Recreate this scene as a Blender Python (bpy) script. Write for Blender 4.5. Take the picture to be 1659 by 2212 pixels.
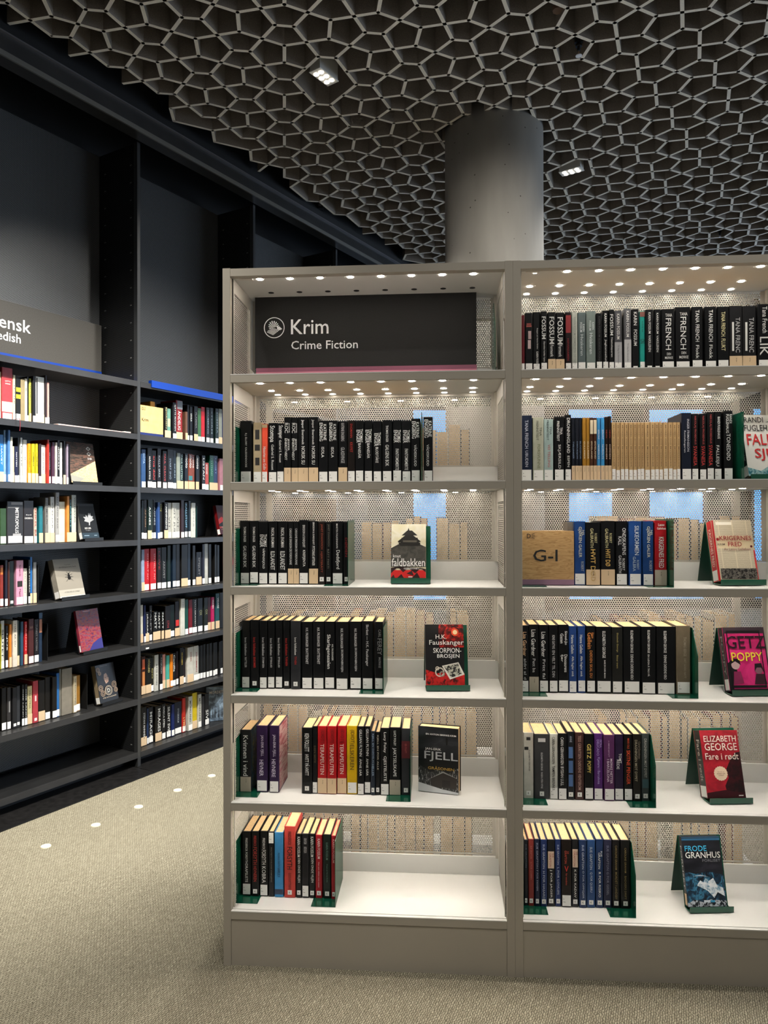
import bpy, math, random, re
import numpy as np
from mathutils import Matrix, Vector
for o in list(bpy.data.objects): bpy.data.objects.remove(o)
SC = bpy.context.scene; COL = SC.collection
R = math.radians
# ---------------------------------------------------------------- camera
F_PX = 1597.0
cam_d = bpy.data.cameras.new('camera'); cam = bpy.data.objects.new('camera', cam_d); COL.objects.link(cam)
cam_d.sensor_fit = 'VERTICAL'; cam_d.sensor_height = 36.0; cam_d.lens = F_PX/2212*36.0
cam_d.clip_start = .05; cam_d.clip_end = 60
cam.matrix_world = Matrix.Translation((0,0,1.42)) @ Matrix.Rotation(R(90)+math.atan(8/F_PX),4,'X') @ Matrix.Rotation(-.0026,4,'Z')
SC.camera = cam
# ---------------------------------------------------------------- world, view
w = bpy.data.worlds.new('world'); SC.world = w; w.use_nodes = True
w.node_tree.nodes['Background'].inputs[0].default_value = (1.0,.96,.91,1)
w.node_tree.nodes['Background'].inputs[1].default_value = .15
SC.view_settings.view_transform = 'Standard'; SC.view_settings.look = 'None'
SC.view_settings.exposure = 0.0; SC.view_settings.gamma = 1.0; SC.view_settings.use_curve_mapping = False
SC.cycles.max_bounces = 6; SC.cycles.diffuse_bounces = 4; SC.cycles.glossy_bounces = 3
SC.cycles.sample_clamp_indirect = 4.0; SC.cycles.caustics_reflective = False; SC.cycles.caustics_refractive = False
SC.cycles.use_denoising = True
try: SC.cycles.use_light_tree = True
except Exception: pass
# ceiling downlights: (x, y, turn, watts, target or None); the first two are in view, the rest unseen and placed for their light
LAMPS = [(-.305,3.818,54.5,210,(-.95,3.9,0),118),(1.245,4.878,-35,60,None,118),
         (-.75,2.15,54.5,720,(-1.80,3.30,1.48),70),(-.20,3.10,54.5,230,(-1.05,4.7,.8),74),
         (.35,.45,-35,70,(.35,1.5,.0),105),(1.5,.5,-35,60,(1.5,1.5,.0),105),(-1.1,1.15,54.5,170,(-1.8,2.9,.7),90),
         (.25,7.6,-35,70,None,128),(2.4,3.6,-35,90,None,150),(.85,2.95,54.5,70,(.85,3.6,0),150)]  # unseen; the last was added to brighten the column
CEIL = 3.70
# ---------------------------------------------------------------- helpers
def srgb(h):
    h = h.lstrip('#'); v = [int(h[i:i+2],16)/255 for i in (0,2,4)]
    return tuple(c/12.92 if c<=.04045 else ((c+.055)/1.055)**2.4 for c in v)+(1,)
MATS = {}
def mat(color, rough=.5, metal=0, emit=0, spec=.5, noise=0, nscale=60, bump=0, key=None):
    k = key or (color,rough,metal,emit,spec,noise,nscale,bump)
    if k in MATS: return MATS[k]
    m = bpy.data.materials.new('material_'+str(len(MATS))); MATS[k] = m; m.use_nodes = True
    nt = m.node_tree; b = nt.nodes['Principled BSDF']; c = srgb(color)
    b.inputs['Base Color'].default_value = c; b.inputs['Roughness'].default_value = rough
    b.inputs['Metallic'].default_value = metal; b.inputs['Specular IOR Level'].default_value = spec
    if emit:
        b.inputs['Emission Color'].default_value = c; b.inputs['Emission Strength'].default_value = emit
    if noise or bump:
        tc = nt.nodes.new('ShaderNodeTexCoord'); n = nt.nodes.new('ShaderNodeTexNoise')
        n.inputs['Scale'].default_value = nscale; n.inputs['Detail'].default_value = 4
        nt.links.new(tc.outputs['Object'], n.inputs['Vector'])
        if noise:
            mx = nt.nodes.new('ShaderNodeMix'); mx.data_type = 'RGBA'
            mx.inputs[6].default_value = tuple(x*(1-noise) for x in c[:3])+(1,)
            mx.inputs[7].default_value = tuple(min(1,x*(1+noise)) for x in c[:3])+(1,)
            rp = nt.nodes.new('ShaderNodeMapRange'); rp.inputs[1].default_value=.3; rp.inputs[2].default_value=.7
            nt.links.new(n.outputs['Fac'], rp.inputs[0]); nt.links.new(rp.outputs[0], mx.inputs[0])
            nt.links.new(mx.outputs[2], b.inputs['Base Color'])
        if bump:
            bp = nt.nodes.new('ShaderNodeBump'); bp.inputs['Strength'].default_value = bump; bp.inputs['Distance'].default_value = .002
            nt.links.new(n.outputs['Fac'], bp.inputs['Height']); nt.links.new(bp.outputs[0], b.inputs['Normal'])
    return m
class Geo:
    """collects boxes, prisms and flat shapes, built as one mesh object"""
    def __init__(s): s.v=[]; s.f=[]; s.m=[]; s.mats=[]
    def mi(s, m):
        if m not in s.mats: s.mats.append(m)
        return s.mats.index(m)
    def add(s, vs, fs, m):
        n=len(s.v); i=s.mi(m); s.v+= [tuple(p) for p in vs]
        for f in fs: s.f.append([n+k for k in f]); s.m.append(i)
        return s
    def box(s, x0,x1,y0,y1,z0,z1, m):
        return s.add([(x0,y0,z0),(x1,y0,z0),(x1,y1,z0),(x0,y1,z0),(x0,y0,z1),(x1,y0,z1),(x1,y1,z1),(x0,y1,z1)],
            [(0,3,2,1),(4,5,6,7),(0,1,5,4),(1,2,6,5),(2,3,7,6),(3,0,4,7)], m)
    def bar(s, p, q, r, m, n=8):
        p=Vector(p); q=Vector(q); d=(q-p).normalized(); a=d.orthogonal().normalized(); b=d.cross(a)
        vs=[]
        for c in (p,q):
            for k in range(n): t=2*math.pi*k/n; vs.append(c+a*math.cos(t)*r+b*math.sin(t)*r)
        fs=[(k,(k+1)%n,n+(k+1)%n,n+k) for k in range(n)]+[tuple(range(n))[::-1],tuple(range(n,2*n))]
        return s.add(vs,fs,m)
    def disc(s, c, r, ax, m, h=.0, n=20, r2=None):
        """cylinder/cone along axis 'z' or 'y' from c over h"""
        vs=[]; r2=r if r2 is None else r2
        for rr,o in ((r,0),(r2,h)):
            for k in range(n):
                t=2*math.pi*k/n
                vs.append((c[0]+rr*math.cos(t),c[1]+rr*math.sin(t),c[2]+o) if ax=='z' else (c[0]+rr*math.cos(t),c[1]+o,c[2]+rr*math.sin(t)))
        fs=[(k,(k+1)%n,n+(k+1)%n,n+k) for k in range(n)]+[tuple(range(n))[::-1],tuple(range(n,2*n))]
        return s.add(vs,fs,m)
    def mesh(s, name):
        me=bpy.data.meshes.new(name); me.from_pydata(s.v,[],s.f)
        for m in s.mats: me.materials.append(m)
        me.polygons.foreach_set('material_index', s.m); me.update(); return me
    def build(s, name, parent=None, mtx=None): return link(name, s.mesh(name), parent, mtx)
    def take(s, g, mtx):
        n=len(s.v); s.v+=[tuple(mtx@Vector(p)) for p in g.v]
        s.f+=[[n+k for k in f] for f in g.f]; s.m+=[s.mi(g.mats[i]) for i in g.m]
def link(name, me, parent=None, mtx=None):
    o=bpy.data.objects.new(name, me); COL.objects.link(o)
    if parent: o.parent=parent
    if mtx is not None:
        if parent: o.matrix_local=mtx
        else: o.matrix_world=mtx
    return o
def tag(o, label, cat, group=None):
    o['label']=label; o['category']=cat
    if group: o['group']=group
    return o
def struct(o): o['kind']='structure'; return o
T = lambda x,y,z: Matrix.Translation((x,y,z))
STUFF = Geo()   # the books past the three hundred that show largest
def frame(ox, oy, deg): return T(ox,oy,0) @ Matrix.Rotation(R(deg),4,'Z')
FW = frame(-.511,2.345,-4.1)          # white double sided unit: x along, y into depth
FD = frame(-1.8102,3.483,59.1)        # dark wall shelving
def shade(me, smooth=True):
    me.polygons.foreach_set('use_smooth',[smooth]*len(me.polygons)); return me
# flat text as triangles, normalised to a unit box
GL = {}
def glyphs(t, bold=.006):
    if t in GL: return GL[t]
    c=bpy.data.curves.new('text','FONT'); c.body=t; c.size=1; c.resolution_u=2; c.offset=bold
    c.dimensions='2D'; c.fill_mode='FRONT'
    o=bpy.data.objects.new('text',c); me=bpy.data.meshes.new_from_object(o)
    n=len(me.vertices); v=np.empty(n*3); me.vertices.foreach_get('co',v); v=v.reshape(-1,3)
    fs=[tuple(p.vertices) for p in me.polygons]
    if n:
        lo=v.min(0); hi=v.max(0); asp=(hi[0]-lo[0])/max(1e-6,hi[1]-lo[1]); v=(v-lo)/np.maximum(hi-lo,1e-6)
    else: asp=1
    bpy.data.objects.remove(o); bpy.data.curves.remove(c); bpy.data.meshes.remove(me)
    GL[t]=(v[:,:2],fs,asp); return GL[t]
def put_text(g, t, o, ex, ey, m):
    """text box with corner o, width vector ex, height vector ey"""
    v,fs,_=glyphs(t); o=np.array(o,float); P=o+v[:,:1]*np.array(ex,float)+v[:,1:2]*np.array(ey,float)
    g.add([tuple(p) for p in P],fs,m)
WHITE='#e4e4e0'
ORD='first second third fourth fifth sixth seventh eighth ninth tenth eleventh twelfth thirteenth fourteenth fifteenth sixteenth seventeenth eighteenth nineteenth twentieth'.split()
def ordn(n): return ORD[n-1] if n<=20 else ('twenty-' if n<30 else 'thirty-' if n<40 else 'forty-')+ORD[n%10-1] if n%10 else {30:'thirtieth',40:'fortieth'}[n]
# ---------------------------------------------------------------- shared materials
M_white = mat('#aca598',.42,0,noise=.04,nscale=3)  # the unit's white paint, darkened in colour for the weakly lit frame fronts
M_deck  = mat('#e8e7e2',.5,noise=.04,nscale=2.2)
M_perf  = mat('#bdb8ad',.45)
M_green = mat('#0c4a37',.22,spec=.6)
M_greenb= mat('#0b3326',.4)
M_dark  = mat('#222222',.42,.2,noise=.15,nscale=8)
M_black = mat('#0a0a0b',.55)
M_page  = mat('#dcb988',.8,noise=.16,nscale=240)
M_paper = mat('#f6f5f0',.6)
M_beige = mat('#dcc09a',.6)
M_grey  = mat('#b3aa98',.6)
M_ink   = mat('#1a1a1a',.6)
def nodes_mat(name, rough=.5, metal=0):
    m=bpy.data.materials.new(name); m.use_nodes=True; nt=m.node_tree; b=nt.nodes['Principled BSDF']
    b.inputs['Roughness'].default_value=rough; b.inputs['Metallic'].default_value=metal
    return m,nt,b
def N(nt,t,**k):
    n=nt.nodes.new(t)
    for a,v in k.items(): setattr(n,a,v)
    return n
def mth(nt,op,a,b=None,c=None):
    n=N(nt,'ShaderNodeMath',operation=op)
    for i,x in enumerate((a,b,c)):
        if x is None: continue
        if isinstance(x,(int,float)): n.inputs[i].default_value=x
        else: nt.links.new(x,n.inputs[i])
    return n.outputs[0]
def ramp(nt,fac,stops,interp='LINEAR'):
    r=N(nt,'ShaderNodeValToRGB'); r.color_ramp.interpolation=interp
    e=r.color_ramp.elements
    while len(e)<len(stops): e.new(.5)
    for el,(p,c) in zip(e,stops): el.position=p; el.color=srgb(c)
    nt.links.new(fac,r.inputs[0]); return r.outputs[0]
def art_noise(stops,scale=(1,1,1),ns=8,detail=5,dist=.8,rough=.35,interp='LINEAR'):
    m,nt,b=nodes_mat('printed_cover',rough); tc=N(nt,'ShaderNodeTexCoord'); mp=N(nt,'ShaderNodeMapping'); mp.inputs['Scale'].default_value=tuple(10*x for x in scale)
    nt.links.new(tc.outputs['Object'],mp.inputs[0]); n=N(nt,'ShaderNodeTexNoise'); n.inputs['Scale'].default_value=ns*.55; n.inputs['Detail'].default_value=detail; n.inputs['Distortion'].default_value=dist
    nt.links.new(mp.outputs[0],n.inputs['Vector']); nt.links.new(ramp(nt,n.outputs['Fac'],stops,interp),b.inputs['Base Color']); return m
def perforated(axis, pitch, metal_c, hole_c):
    """dark sheet metal pierced by a hexagonal grid of holes, in object coordinates"""
    m,nt,b=nodes_mat('perforated_dark_metal',.42,.3)
    tc=N(nt,'ShaderNodeTexCoord'); sp=N(nt,'ShaderNodeSeparateXYZ'); nt.links.new(tc.outputs['Object'],sp.inputs[0])
    u=mth(nt,'DIVIDE',sp.outputs[axis],pitch); v=mth(nt,'DIVIDE',sp.outputs[2],pitch*1.732)
    def lat(du):
        a=mth(nt,'SUBTRACT',mth(nt,'FRACT',mth(nt,'ADD',u,du)),.5); c=mth(nt,'MULTIPLY',mth(nt,'SUBTRACT',mth(nt,'FRACT',mth(nt,'ADD',v,du)),.5),1.732)
        return mth(nt,'SQRT',mth(nt,'ADD',mth(nt,'MULTIPLY',a,a),mth(nt,'MULTIPLY',c,c)))
    d=mth(nt,'MINIMUM',lat(0),lat(.5)); h=mth(nt,'LESS_THAN',d,.31)
    mx=N(nt,'ShaderNodeMix',data_type='RGBA'); nt.links.new(h,mx.inputs[0])
    mx.inputs[6].default_value=srgb(metal_c); mx.inputs[7].default_value=srgb(hole_c); nt.links.new(mx.outputs[2],b.inputs['Base Color'])
    nt.links.new(mth(nt,'MULTIPLY',mth(nt,'SUBTRACT',1,h),.5),b.inputs['Specular IOR Level'])
    nt.links.new(mth(nt,'MULTIPLY',mth(nt,'SUBTRACT',1,h),.25),b.inputs['Metallic'])
    nt.links.new(mth(nt,'ADD',mth(nt,'MULTIPLY',h,.5),.4),b.inputs['Roughness'])
    return m
M_dperf_lit = perforated(0,.0062,'#606264','#020203'); M_dperf_y = perforated(1,.0062,'#2a2b2c','#020203')  # same metal twice: back panel lightened as lit, divider darkened as shaded
# ================================================================ THE SETTING
def carpet():
    m,nt,b=nodes_mat('woven_carpet',.95); tc=N(nt,'ShaderNodeTexCoord')
    mp=N(nt,'ShaderNodeMapping'); mp.inputs['Rotation'].default_value=(0,0,R(-68))
    wn=N(nt,'ShaderNodeTexNoise'); wn.inputs['Scale'].default_value=70; wn.inputs['Detail'].default_value=2; nt.links.new(tc.outputs['Object'],wn.inputs['Vector'])
    wv=N(nt,'ShaderNodeVectorMath',operation='MULTIPLY_ADD'); wv.inputs[1].default_value=(.011,.011,0); nt.links.new(wn.outputs['Color'],wv.inputs[0]); nt.links.new(tc.outputs['Object'],wv.inputs[2])
    nt.links.new(wv.outputs[0],mp.inputs[0])
    br=N(nt,'ShaderNodeTexBrick'); nt.links.new(mp.outputs[0],br.inputs['Vector'])
    br.inputs['Scale'].default_value=1; br.inputs['Brick Width'].default_value=.014; br.inputs['Row Height'].default_value=.0062
    br.inputs['Mortar Size'].default_value=.0013; br.inputs['Mortar Smooth'].default_value=.6; br.inputs['Bias'].default_value=0
    br.inputs['Color1'].default_value=srgb('#b6af98'); br.inputs['Color2'].default_value=srgb('#9e9781'); br.inputs['Mortar'].default_value=srgb('#67614f')
    n=N(nt,'ShaderNodeTexNoise'); n.inputs['Scale'].default_value=190; nt.links.new(tc.outputs['Object'],n.inputs['Vector'])
    n2=N(nt,'ShaderNodeTexNoise'); n2.inputs['Scale'].default_value=1.3; nt.links.new(tc.outputs['Object'],n2.inputs['Vector'])
    sc=mth(nt,'ADD',mth(nt,'MULTIPLY',n.outputs['Fac'],.5),mth(nt,'ADD',mth(nt,'MULTIPLY',n2.outputs['Fac'],.18),.64))
    mx=N(nt,'ShaderNodeMix',data_type='RGBA',blend_type='MULTIPLY'); mx.inputs[0].default_value=1
    cr=N(nt,'ShaderNodeCombineColor'); [nt.links.new(sc,cr.inputs[i]) for i in range(3)]
    nt.links.new(br.outputs['Color'],mx.inputs[6]); nt.links.new(cr.outputs[0],mx.inputs[7]); nt.links.new(mx.outputs[2],b.inputs['Base Color'])
    bp=N(nt,'ShaderNodeBump'); bp.inputs['Strength'].default_value=.8; bp.inputs['Distance'].default_value=.003; bp.invert=True
    nt.links.new(br.outputs['Fac'],bp.inputs['Height']); nt.links.new(bp.outputs[0],b.inputs['Normal']); return m
struct(Geo().box(-6,8,-3,12,-.1,0,carpet()).build('floor'))
# black floor boards along the dark shelving
tr=link('trim_1',None,None,FD); struct(tr)
for i in range(6): Geo().box(-1.195+i*1.0,-.2+i*1.0,-.14,.40,0,.006,mat('#131212',.45,noise=.5,nscale=30,bump=.3)).build('plank',tr)
Geo().box(-1.2,4.8,-.148,-.1402,0,.005,M_black).build('edge_strip',tr)
# far walls and daylight windows (seen only through the perforated panels)
wl=struct(Geo().box(-6,8,11.3,11.45,0,4.2,mat('#171615',.9)).build('wall_back'))
M_sky=mat('#4c97dd',.6,emit=1.6)
for i,(x0,x1) in enumerate(((.36,.94),(2.80,3.46),(4.02,4.84),(5.6,6.6))):
    wi=link('window_%d'%(i+1),None); struct(wi)
    Geo().box(x0,x1,11.22,11.24,.15,3.02,M_sky).build('pane',wi)
    g=Geo(); k=.04
    for a in ((x0-k,x0,.11,3.06),(x1,x1+k,.11,3.06),(x0,x1,.11,.15),(x0,x1,3.02,3.06)): g.box(a[0],a[1],11.18,11.30,a[2],a[3],M_dark)
    g.build('frame',wi)
# side glazing of the hall, out of view on the right, gives the cool light on ceiling and column
wr=struct(Geo().box(8,8.15,-3,12,0,4.2,mat('#4a4846',.9)).build('wall_right'))
for i in range(4):
    wi=link('window_%d'%(i+5),None); struct(wi); y0=1.0+i*2.6
    Geo().box(7.94,7.96,y0,y0+2.2,.3,3.5,mat('#c6d8ee',.6,emit=5)).build('pane',wi)
    g=Geo()
    for a in ((y0-.05,y0,.25,3.55),(y0+2.2,y0+2.25,.25,3.55),(y0,y0+2.2,.25,.3),(y0,y0+2.2,3.5,3.55)): g.box(7.9,8,a[0],a[1],a[2],a[3],M_dark)
    g.build('frame',wi)
# ceiling: slab and felt baffles in a pentagonal (two crossed hexagon nets) lattice
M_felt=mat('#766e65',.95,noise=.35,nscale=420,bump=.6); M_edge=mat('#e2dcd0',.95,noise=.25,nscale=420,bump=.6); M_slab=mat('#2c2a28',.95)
ceil=struct(Geo().box(-6,8,-3,12,CEIL+.26,CEIL+.36,M_slab).build('ceiling'))
LO=np.array((-.0401,3.4825)); LA=np.array((.1803,.2376)); LB=np.array((-.2371,.1834))
eA=(LA-LB); eA=eA/np.linalg.norm(eA)*.0435; eB=(LA+LB); eB=eB/np.linalg.norm(eB)*.0675
COLC=np.array((.664,4.43)); COLR=.292
segs=[]
def keep(p):
    q=FD.inverted()@Vector((p[0],p[1],0))
    if q.y>-.105: return False
    return p[1]>2.6 and p[1]<8.6 and p[0]<.62*p[1]+.35 and p[0]>-3.2
open_c=[(.5,1.5),(6.5,-.5)]
for i in range(-30,34):
    for j in range(-30,34):
        c=LO+i*LA+j*LB; d=c+(LA+LB)/2
        segs.append((c-eA,c+eA)); segs.append((c+eA,c+LA-eA)); segs.append((c+eA,c-LB-eA))
        if (i+.5,j+.5) not in open_c: segs.append((d-eB,d+eB))
        for di,dj,dv in ((1,0,LA),(0,1,LB)):
            p,q=d+eB,d+dv-eB
            if (i+.5,j+.5) in open_c: p=(p+q)/2
            elif (i+.5+di,j+.5+dj) in open_c: q=(p+q)/2
            segs.append((p,q))
segs=[s for s in segs if keep(s[0]) and keep(s[1]) and (np.linalg.norm(s[0]-COLC)>COLR or np.linalg.norm(s[1]-COLC)>COLR)]
def seg_size(s):
    m=(s[0]+s[1])/2; x=abs(m[0]/m[1]); vis = x<.54 and m[1]>3.25 and m[1]<6.7
    return (np.linalg.norm(s[0]-s[1])/m[1]) if vis else -m[1]
segs.sort(key=lambda s:-seg_size(s))
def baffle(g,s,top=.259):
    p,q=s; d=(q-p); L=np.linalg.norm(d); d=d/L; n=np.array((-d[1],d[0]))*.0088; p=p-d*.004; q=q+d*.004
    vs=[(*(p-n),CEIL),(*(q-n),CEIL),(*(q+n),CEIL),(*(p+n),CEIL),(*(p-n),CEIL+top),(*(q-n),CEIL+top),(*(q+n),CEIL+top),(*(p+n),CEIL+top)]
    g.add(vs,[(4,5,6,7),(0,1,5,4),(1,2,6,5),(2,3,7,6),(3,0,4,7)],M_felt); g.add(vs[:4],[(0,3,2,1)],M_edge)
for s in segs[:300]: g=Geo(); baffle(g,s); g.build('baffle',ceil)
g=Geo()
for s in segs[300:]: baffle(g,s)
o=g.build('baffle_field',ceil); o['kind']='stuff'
# concrete column
def concrete():
    m,nt,b=nodes_mat('concrete',.8); tc=N(nt,'ShaderNodeTexCoord')
    mp=N(nt,'ShaderNodeMapping'); mp.inputs['Scale'].default_value=(1,1,.25); nt.links.new(tc.outputs['Object'],mp.inputs[0])
    n=N(nt,'ShaderNodeTexNoise'); n.inputs['Scale'].default_value=5; n.inputs['Detail'].default_value=8; nt.links.new(mp.outputs[0],n.inputs['Vector'])
    v=N(nt,'ShaderNodeTexVoronoi'); v.inputs['Scale'].default_value=16; nt.links.new(tc.outputs['Object'],v.inputs['Vector'])
    base=ramp(nt,n.outputs['Fac'],[(.3,'#949088'),(.55,'#a29e96'),(.75,'#aeaaa2')])
    pit=mth(nt,'LESS_THAN',v.outputs['Distance'],.07)
    mx=N(nt,'ShaderNodeMix',data_type='RGBA'); nt.links.new(pit,mx.inputs[0]); nt.links.new(base,mx.inputs[6]); mx.inputs[7].default_value=srgb('#57524c')
    nt.links.new(mx.outputs[2],b.inputs['Base Color'])
    bp=N(nt,'ShaderNodeBump'); bp.inputs['Strength'].default_value=.3; bp.inputs['Distance'].default_value=.004; nt.links.new(n.outputs['Fac'],bp.inputs['Height']); nt.links.new(bp.outputs[0],b.inputs['Normal'])
    return m
g=Geo().disc((0,0,.001),COLR,'z',concrete(),h=CEIL+.258,n=96)
me=g.mesh('column'); shade(me); me.polygons[-1].use_smooth=False; me.polygons[-2].use_smooth=False
struct(link('column',me,None,T(COLC[0],COLC[1],0)))
# rail box that runs along the top of the dark wall
M_rail=mat('#4a4a4b',.34,.7,noise=.12,nscale=6)
rl=link('trim_2',None,None,FD); struct(rl)
Geo().box(-1.2,4.8,-.125,-.012,3.545,3.63,M_rail).build('beam',rl)
Geo().box(-1.2,4.8,-.135,-.125,3.522,3.547,mat('#8b8a86',.35,.7)).build('lower_strip',rl)
Geo().box(-1.2,4.8,-.09,-.02,3.63,CEIL+.255,M_black).build('fascia',rl)
Geo().box(-1.2,4.8,-.14,-.125,3.628,3.636,mat('#77767a',.35,.7)).build('edge_strip',rl)
ws=link('wall_left',None,None,FD); struct(ws)
Geo().box(-1.2,4.8,.40,.5,0,CEIL+.255,M_black).build('panel',ws)
# ================================================================ CEILING FITTINGS
M_led=mat('#fff6e6',.5,emit=9); M_lampbox=mat('#b9b7b0',.5)
for k,(x,y,rz,wt,tgt,ang) in enumerate(LAMPS):
    z=CEIL-.008
    root=link('ceiling_lamp',None,None,T(x,y,z)@Matrix.Rotation(R(rz),4,'Z'))
    lab=['white box downlight with six bright bulbs, ceiling opening near the dark wall','flat box downlight with six bulbs, ceiling opening right of the column'][k] if k<2 else 'box downlight with six bulbs hanging over the aisle outside the picture, number '+'three four five six seven eight nine ten eleven'.split()[k-2]
    tag(root,lab,'ceiling lamp','recessed ceiling downlights')
    Geo().box(-.072,.072,-.034,.034,.004,.245,M_lampbox).build('housing',root)
    g=Geo(); g.box(-.075,.075,-.037,.037,0,.005,mat('#d8d6d0',.4)); g.build('face_plate',root)
    for a in (-.042,0,.042):
        for b in (-.0165,.0165):
            Geo().disc((a,b,-.0035),.0125,'z',M_led,h=.004,n=14).build('bulb',root)
    ld=bpy.data.lights.new('lamp_light','SPOT'); ld.energy=wt; ld.color=(1,.95,.87); ld.spot_size=R(ang); ld.spot_blend=.7; ld.shadow_soft_size=.05
    lo=bpy.data.objects.new('lamp_light',ld); COL.objects.link(lo)
    src=Vector((x,y,z-.03)); dr=Vector(tgt if tgt else (x,y,0))-src
    lo.matrix_world=T(*src)@dr.to_track_quat('-Z','Y').to_matrix().to_4x4()
# sprinkler on a ribbed drop, and small detectors in the baffles
def sprinkler(x,y,z,s,lab):
    root=link('sprinkler',None,None,T(x,y,z)); tag(root,lab,'sprinkler')
    g=Geo(); g.bar((0,0,.03*s),(0,0,CEIL+.259-z),.008,M_black); g.build('pipe',root)
    g=Geo(); mb=mat('#2a2724',.35,.5)
    for k in range(5): g.disc((0,0,(.055+k*.022)*s),(.02+.006*k)*s,'z',mb,h=.012*s,n=20)
    g.build('ribbed_body',root)
    Geo().bar((0,0,0),(0,0,.055*s),.003*s,mat('#c8a080',.3,.8)).build('stem',root)
    Geo().disc((0,0,-.004*s),.019*s,'z',mat('#e8ecf4',.3),h=.005*s,n=20).build('disc',root)
sprinkler(.957,3.60,3.665,.8,'dark ribbed sprinkler ending in a small white disc, under the baffles')
sprinkler(2.75,6.03,3.69,.45,'tiny far sprinkler among the baffles near the right edge')
g=Geo(); g.bar((0,0,0),(0,0,.12),.02,mat('#8c8a86',.5)); g.bar((0,0,-.02),(0,0,.0),.026,mat('#5e4a3c',.5))
tag(g.build('pipe_end',None,T(.80,3.36,3.74)),'grey capped pipe end inside a ceiling cell at the top edge','pipe')
g=Geo(); g.box(-.02,.02,-.03,.03,0,.07,M_black); g.box(-.012,.012,-.036,-.03,.015,.05,mat('#6a6a70',.3)); g.bar((0,0,.07),(0,0,.24),.006,M_black)
tag(g.build('detector',None,T(-.47,5.53,3.715)),'small black sensor fixed to the baffles beside the rail','sensor')
# pale round floor markers
gm=Geo().disc((0,0,.0),.0215,'z',mat('#f0ecd2',.5),h=.0035,n=28,r2=.0205).mesh('floor_marker')
for k,s in enumerate((-.072,.181,.428,.681,.928)):
    o=link('floor_marker',gm,None,FD@T(s,-.452,0)); tag(o,'pale round floor marker, %s from the left in the carpet row'%ordn(k+1),'floor marker','round markers set in the carpet')
# ================================================================ WHITE DOUBLE SIDED BOOKCASE
ZS=[1.868,1.526,1.195,.852,.512,.170]
def perf_mesh(name,W,H,p=.0079,r=.00275):
    """sheet pierced by real round holes on a hexagonal grid, local x/z plane, with solid margins"""
    nx=int(W/p); nz=int(H/(p*.866)); ang=np.radians(30+60*np.arange(6)); ah=np.radians(30*np.arange(12)+30)
    hexv=np.stack([np.cos(ang),np.sin(ang)],1)*(p/math.sqrt(3)); hol=np.stack([np.cos(ah),np.sin(ah)],1)*r
    V=[];Fc=[]; base=0
    I,J=np.meshgrid(np.arange(nx),np.arange(nz)); cx=(I*p+(J%2)*p/2).ravel(); cz=(J*p*.8660254).ravel()
    cell=np.concatenate([hexv,hol]); n=len(cx)
    P=np.stack([cx,cz],1)[:,None,:]+cell[None]; P=P.reshape(-1,2); P+=np.array((-(nx-.5)*p/2,p*.6))
    co=np.zeros((len(P),3)); co[:,0]=P[:,0]; co[:,2]=P[:,1]
    tmpl=[]
    for k in range(6):
        a=k; b=(k+1)%6; h0=6+2*k; h1=6+2*k+1; h2=6+(2*k+2)%12
        tmpl+=[(a,h1,h0),(a,b,h1),(b,h2,h1)]
    tm=np.array(tmpl); F=(tm[None]+18*np.arange(n)[:,None,None]).reshape(-1,3)
    me=bpy.data.meshes.new(name); me.vertices.add(len(co)); me.vertices.foreach_set('co',co.ravel())
    me.loops.add(F.size); me.loops.foreach_set('vertex_index',F.ravel().astype(np.int32))
    me.polygons.add(len(F)); me.polygons.foreach_set('loop_start',(np.arange(len(F))*3).astype(np.int32))
    me.update(calc_edges=True); me.validate(); me.materials.append(M_perf)
    return me, nx*p, nz*p*.866+p
PM,PW,PH=perf_mesh('back_panel',.836,.252); SMh,SW,SH=perf_mesh('side_panel',.20,.262)
led_me=Geo().disc((0,0,-.0008),.0098,'z',mat('#fff5e8',.5,emit=150,key='led'),h=.0012,n=16).mesh('led_light')
led_mid=Geo().disc((0,0,-.0008),.0098,'z',mat('#fff5e8',.5,emit=110,key='ledmid'),h=.0012,n=16).mesh('led_light')
led_dim=Geo().disc((0,0,-.0008),.0098,'z',mat('#fff5e8',.5,emit=35,key='leddim'),h=.0012,n=16).mesh('led_light')
led_off=Geo().disc((0,0,-.0006),.0098,'z',M_black,h=.001,n=16).mesh('led_light')
RB=random.Random(4)
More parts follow.
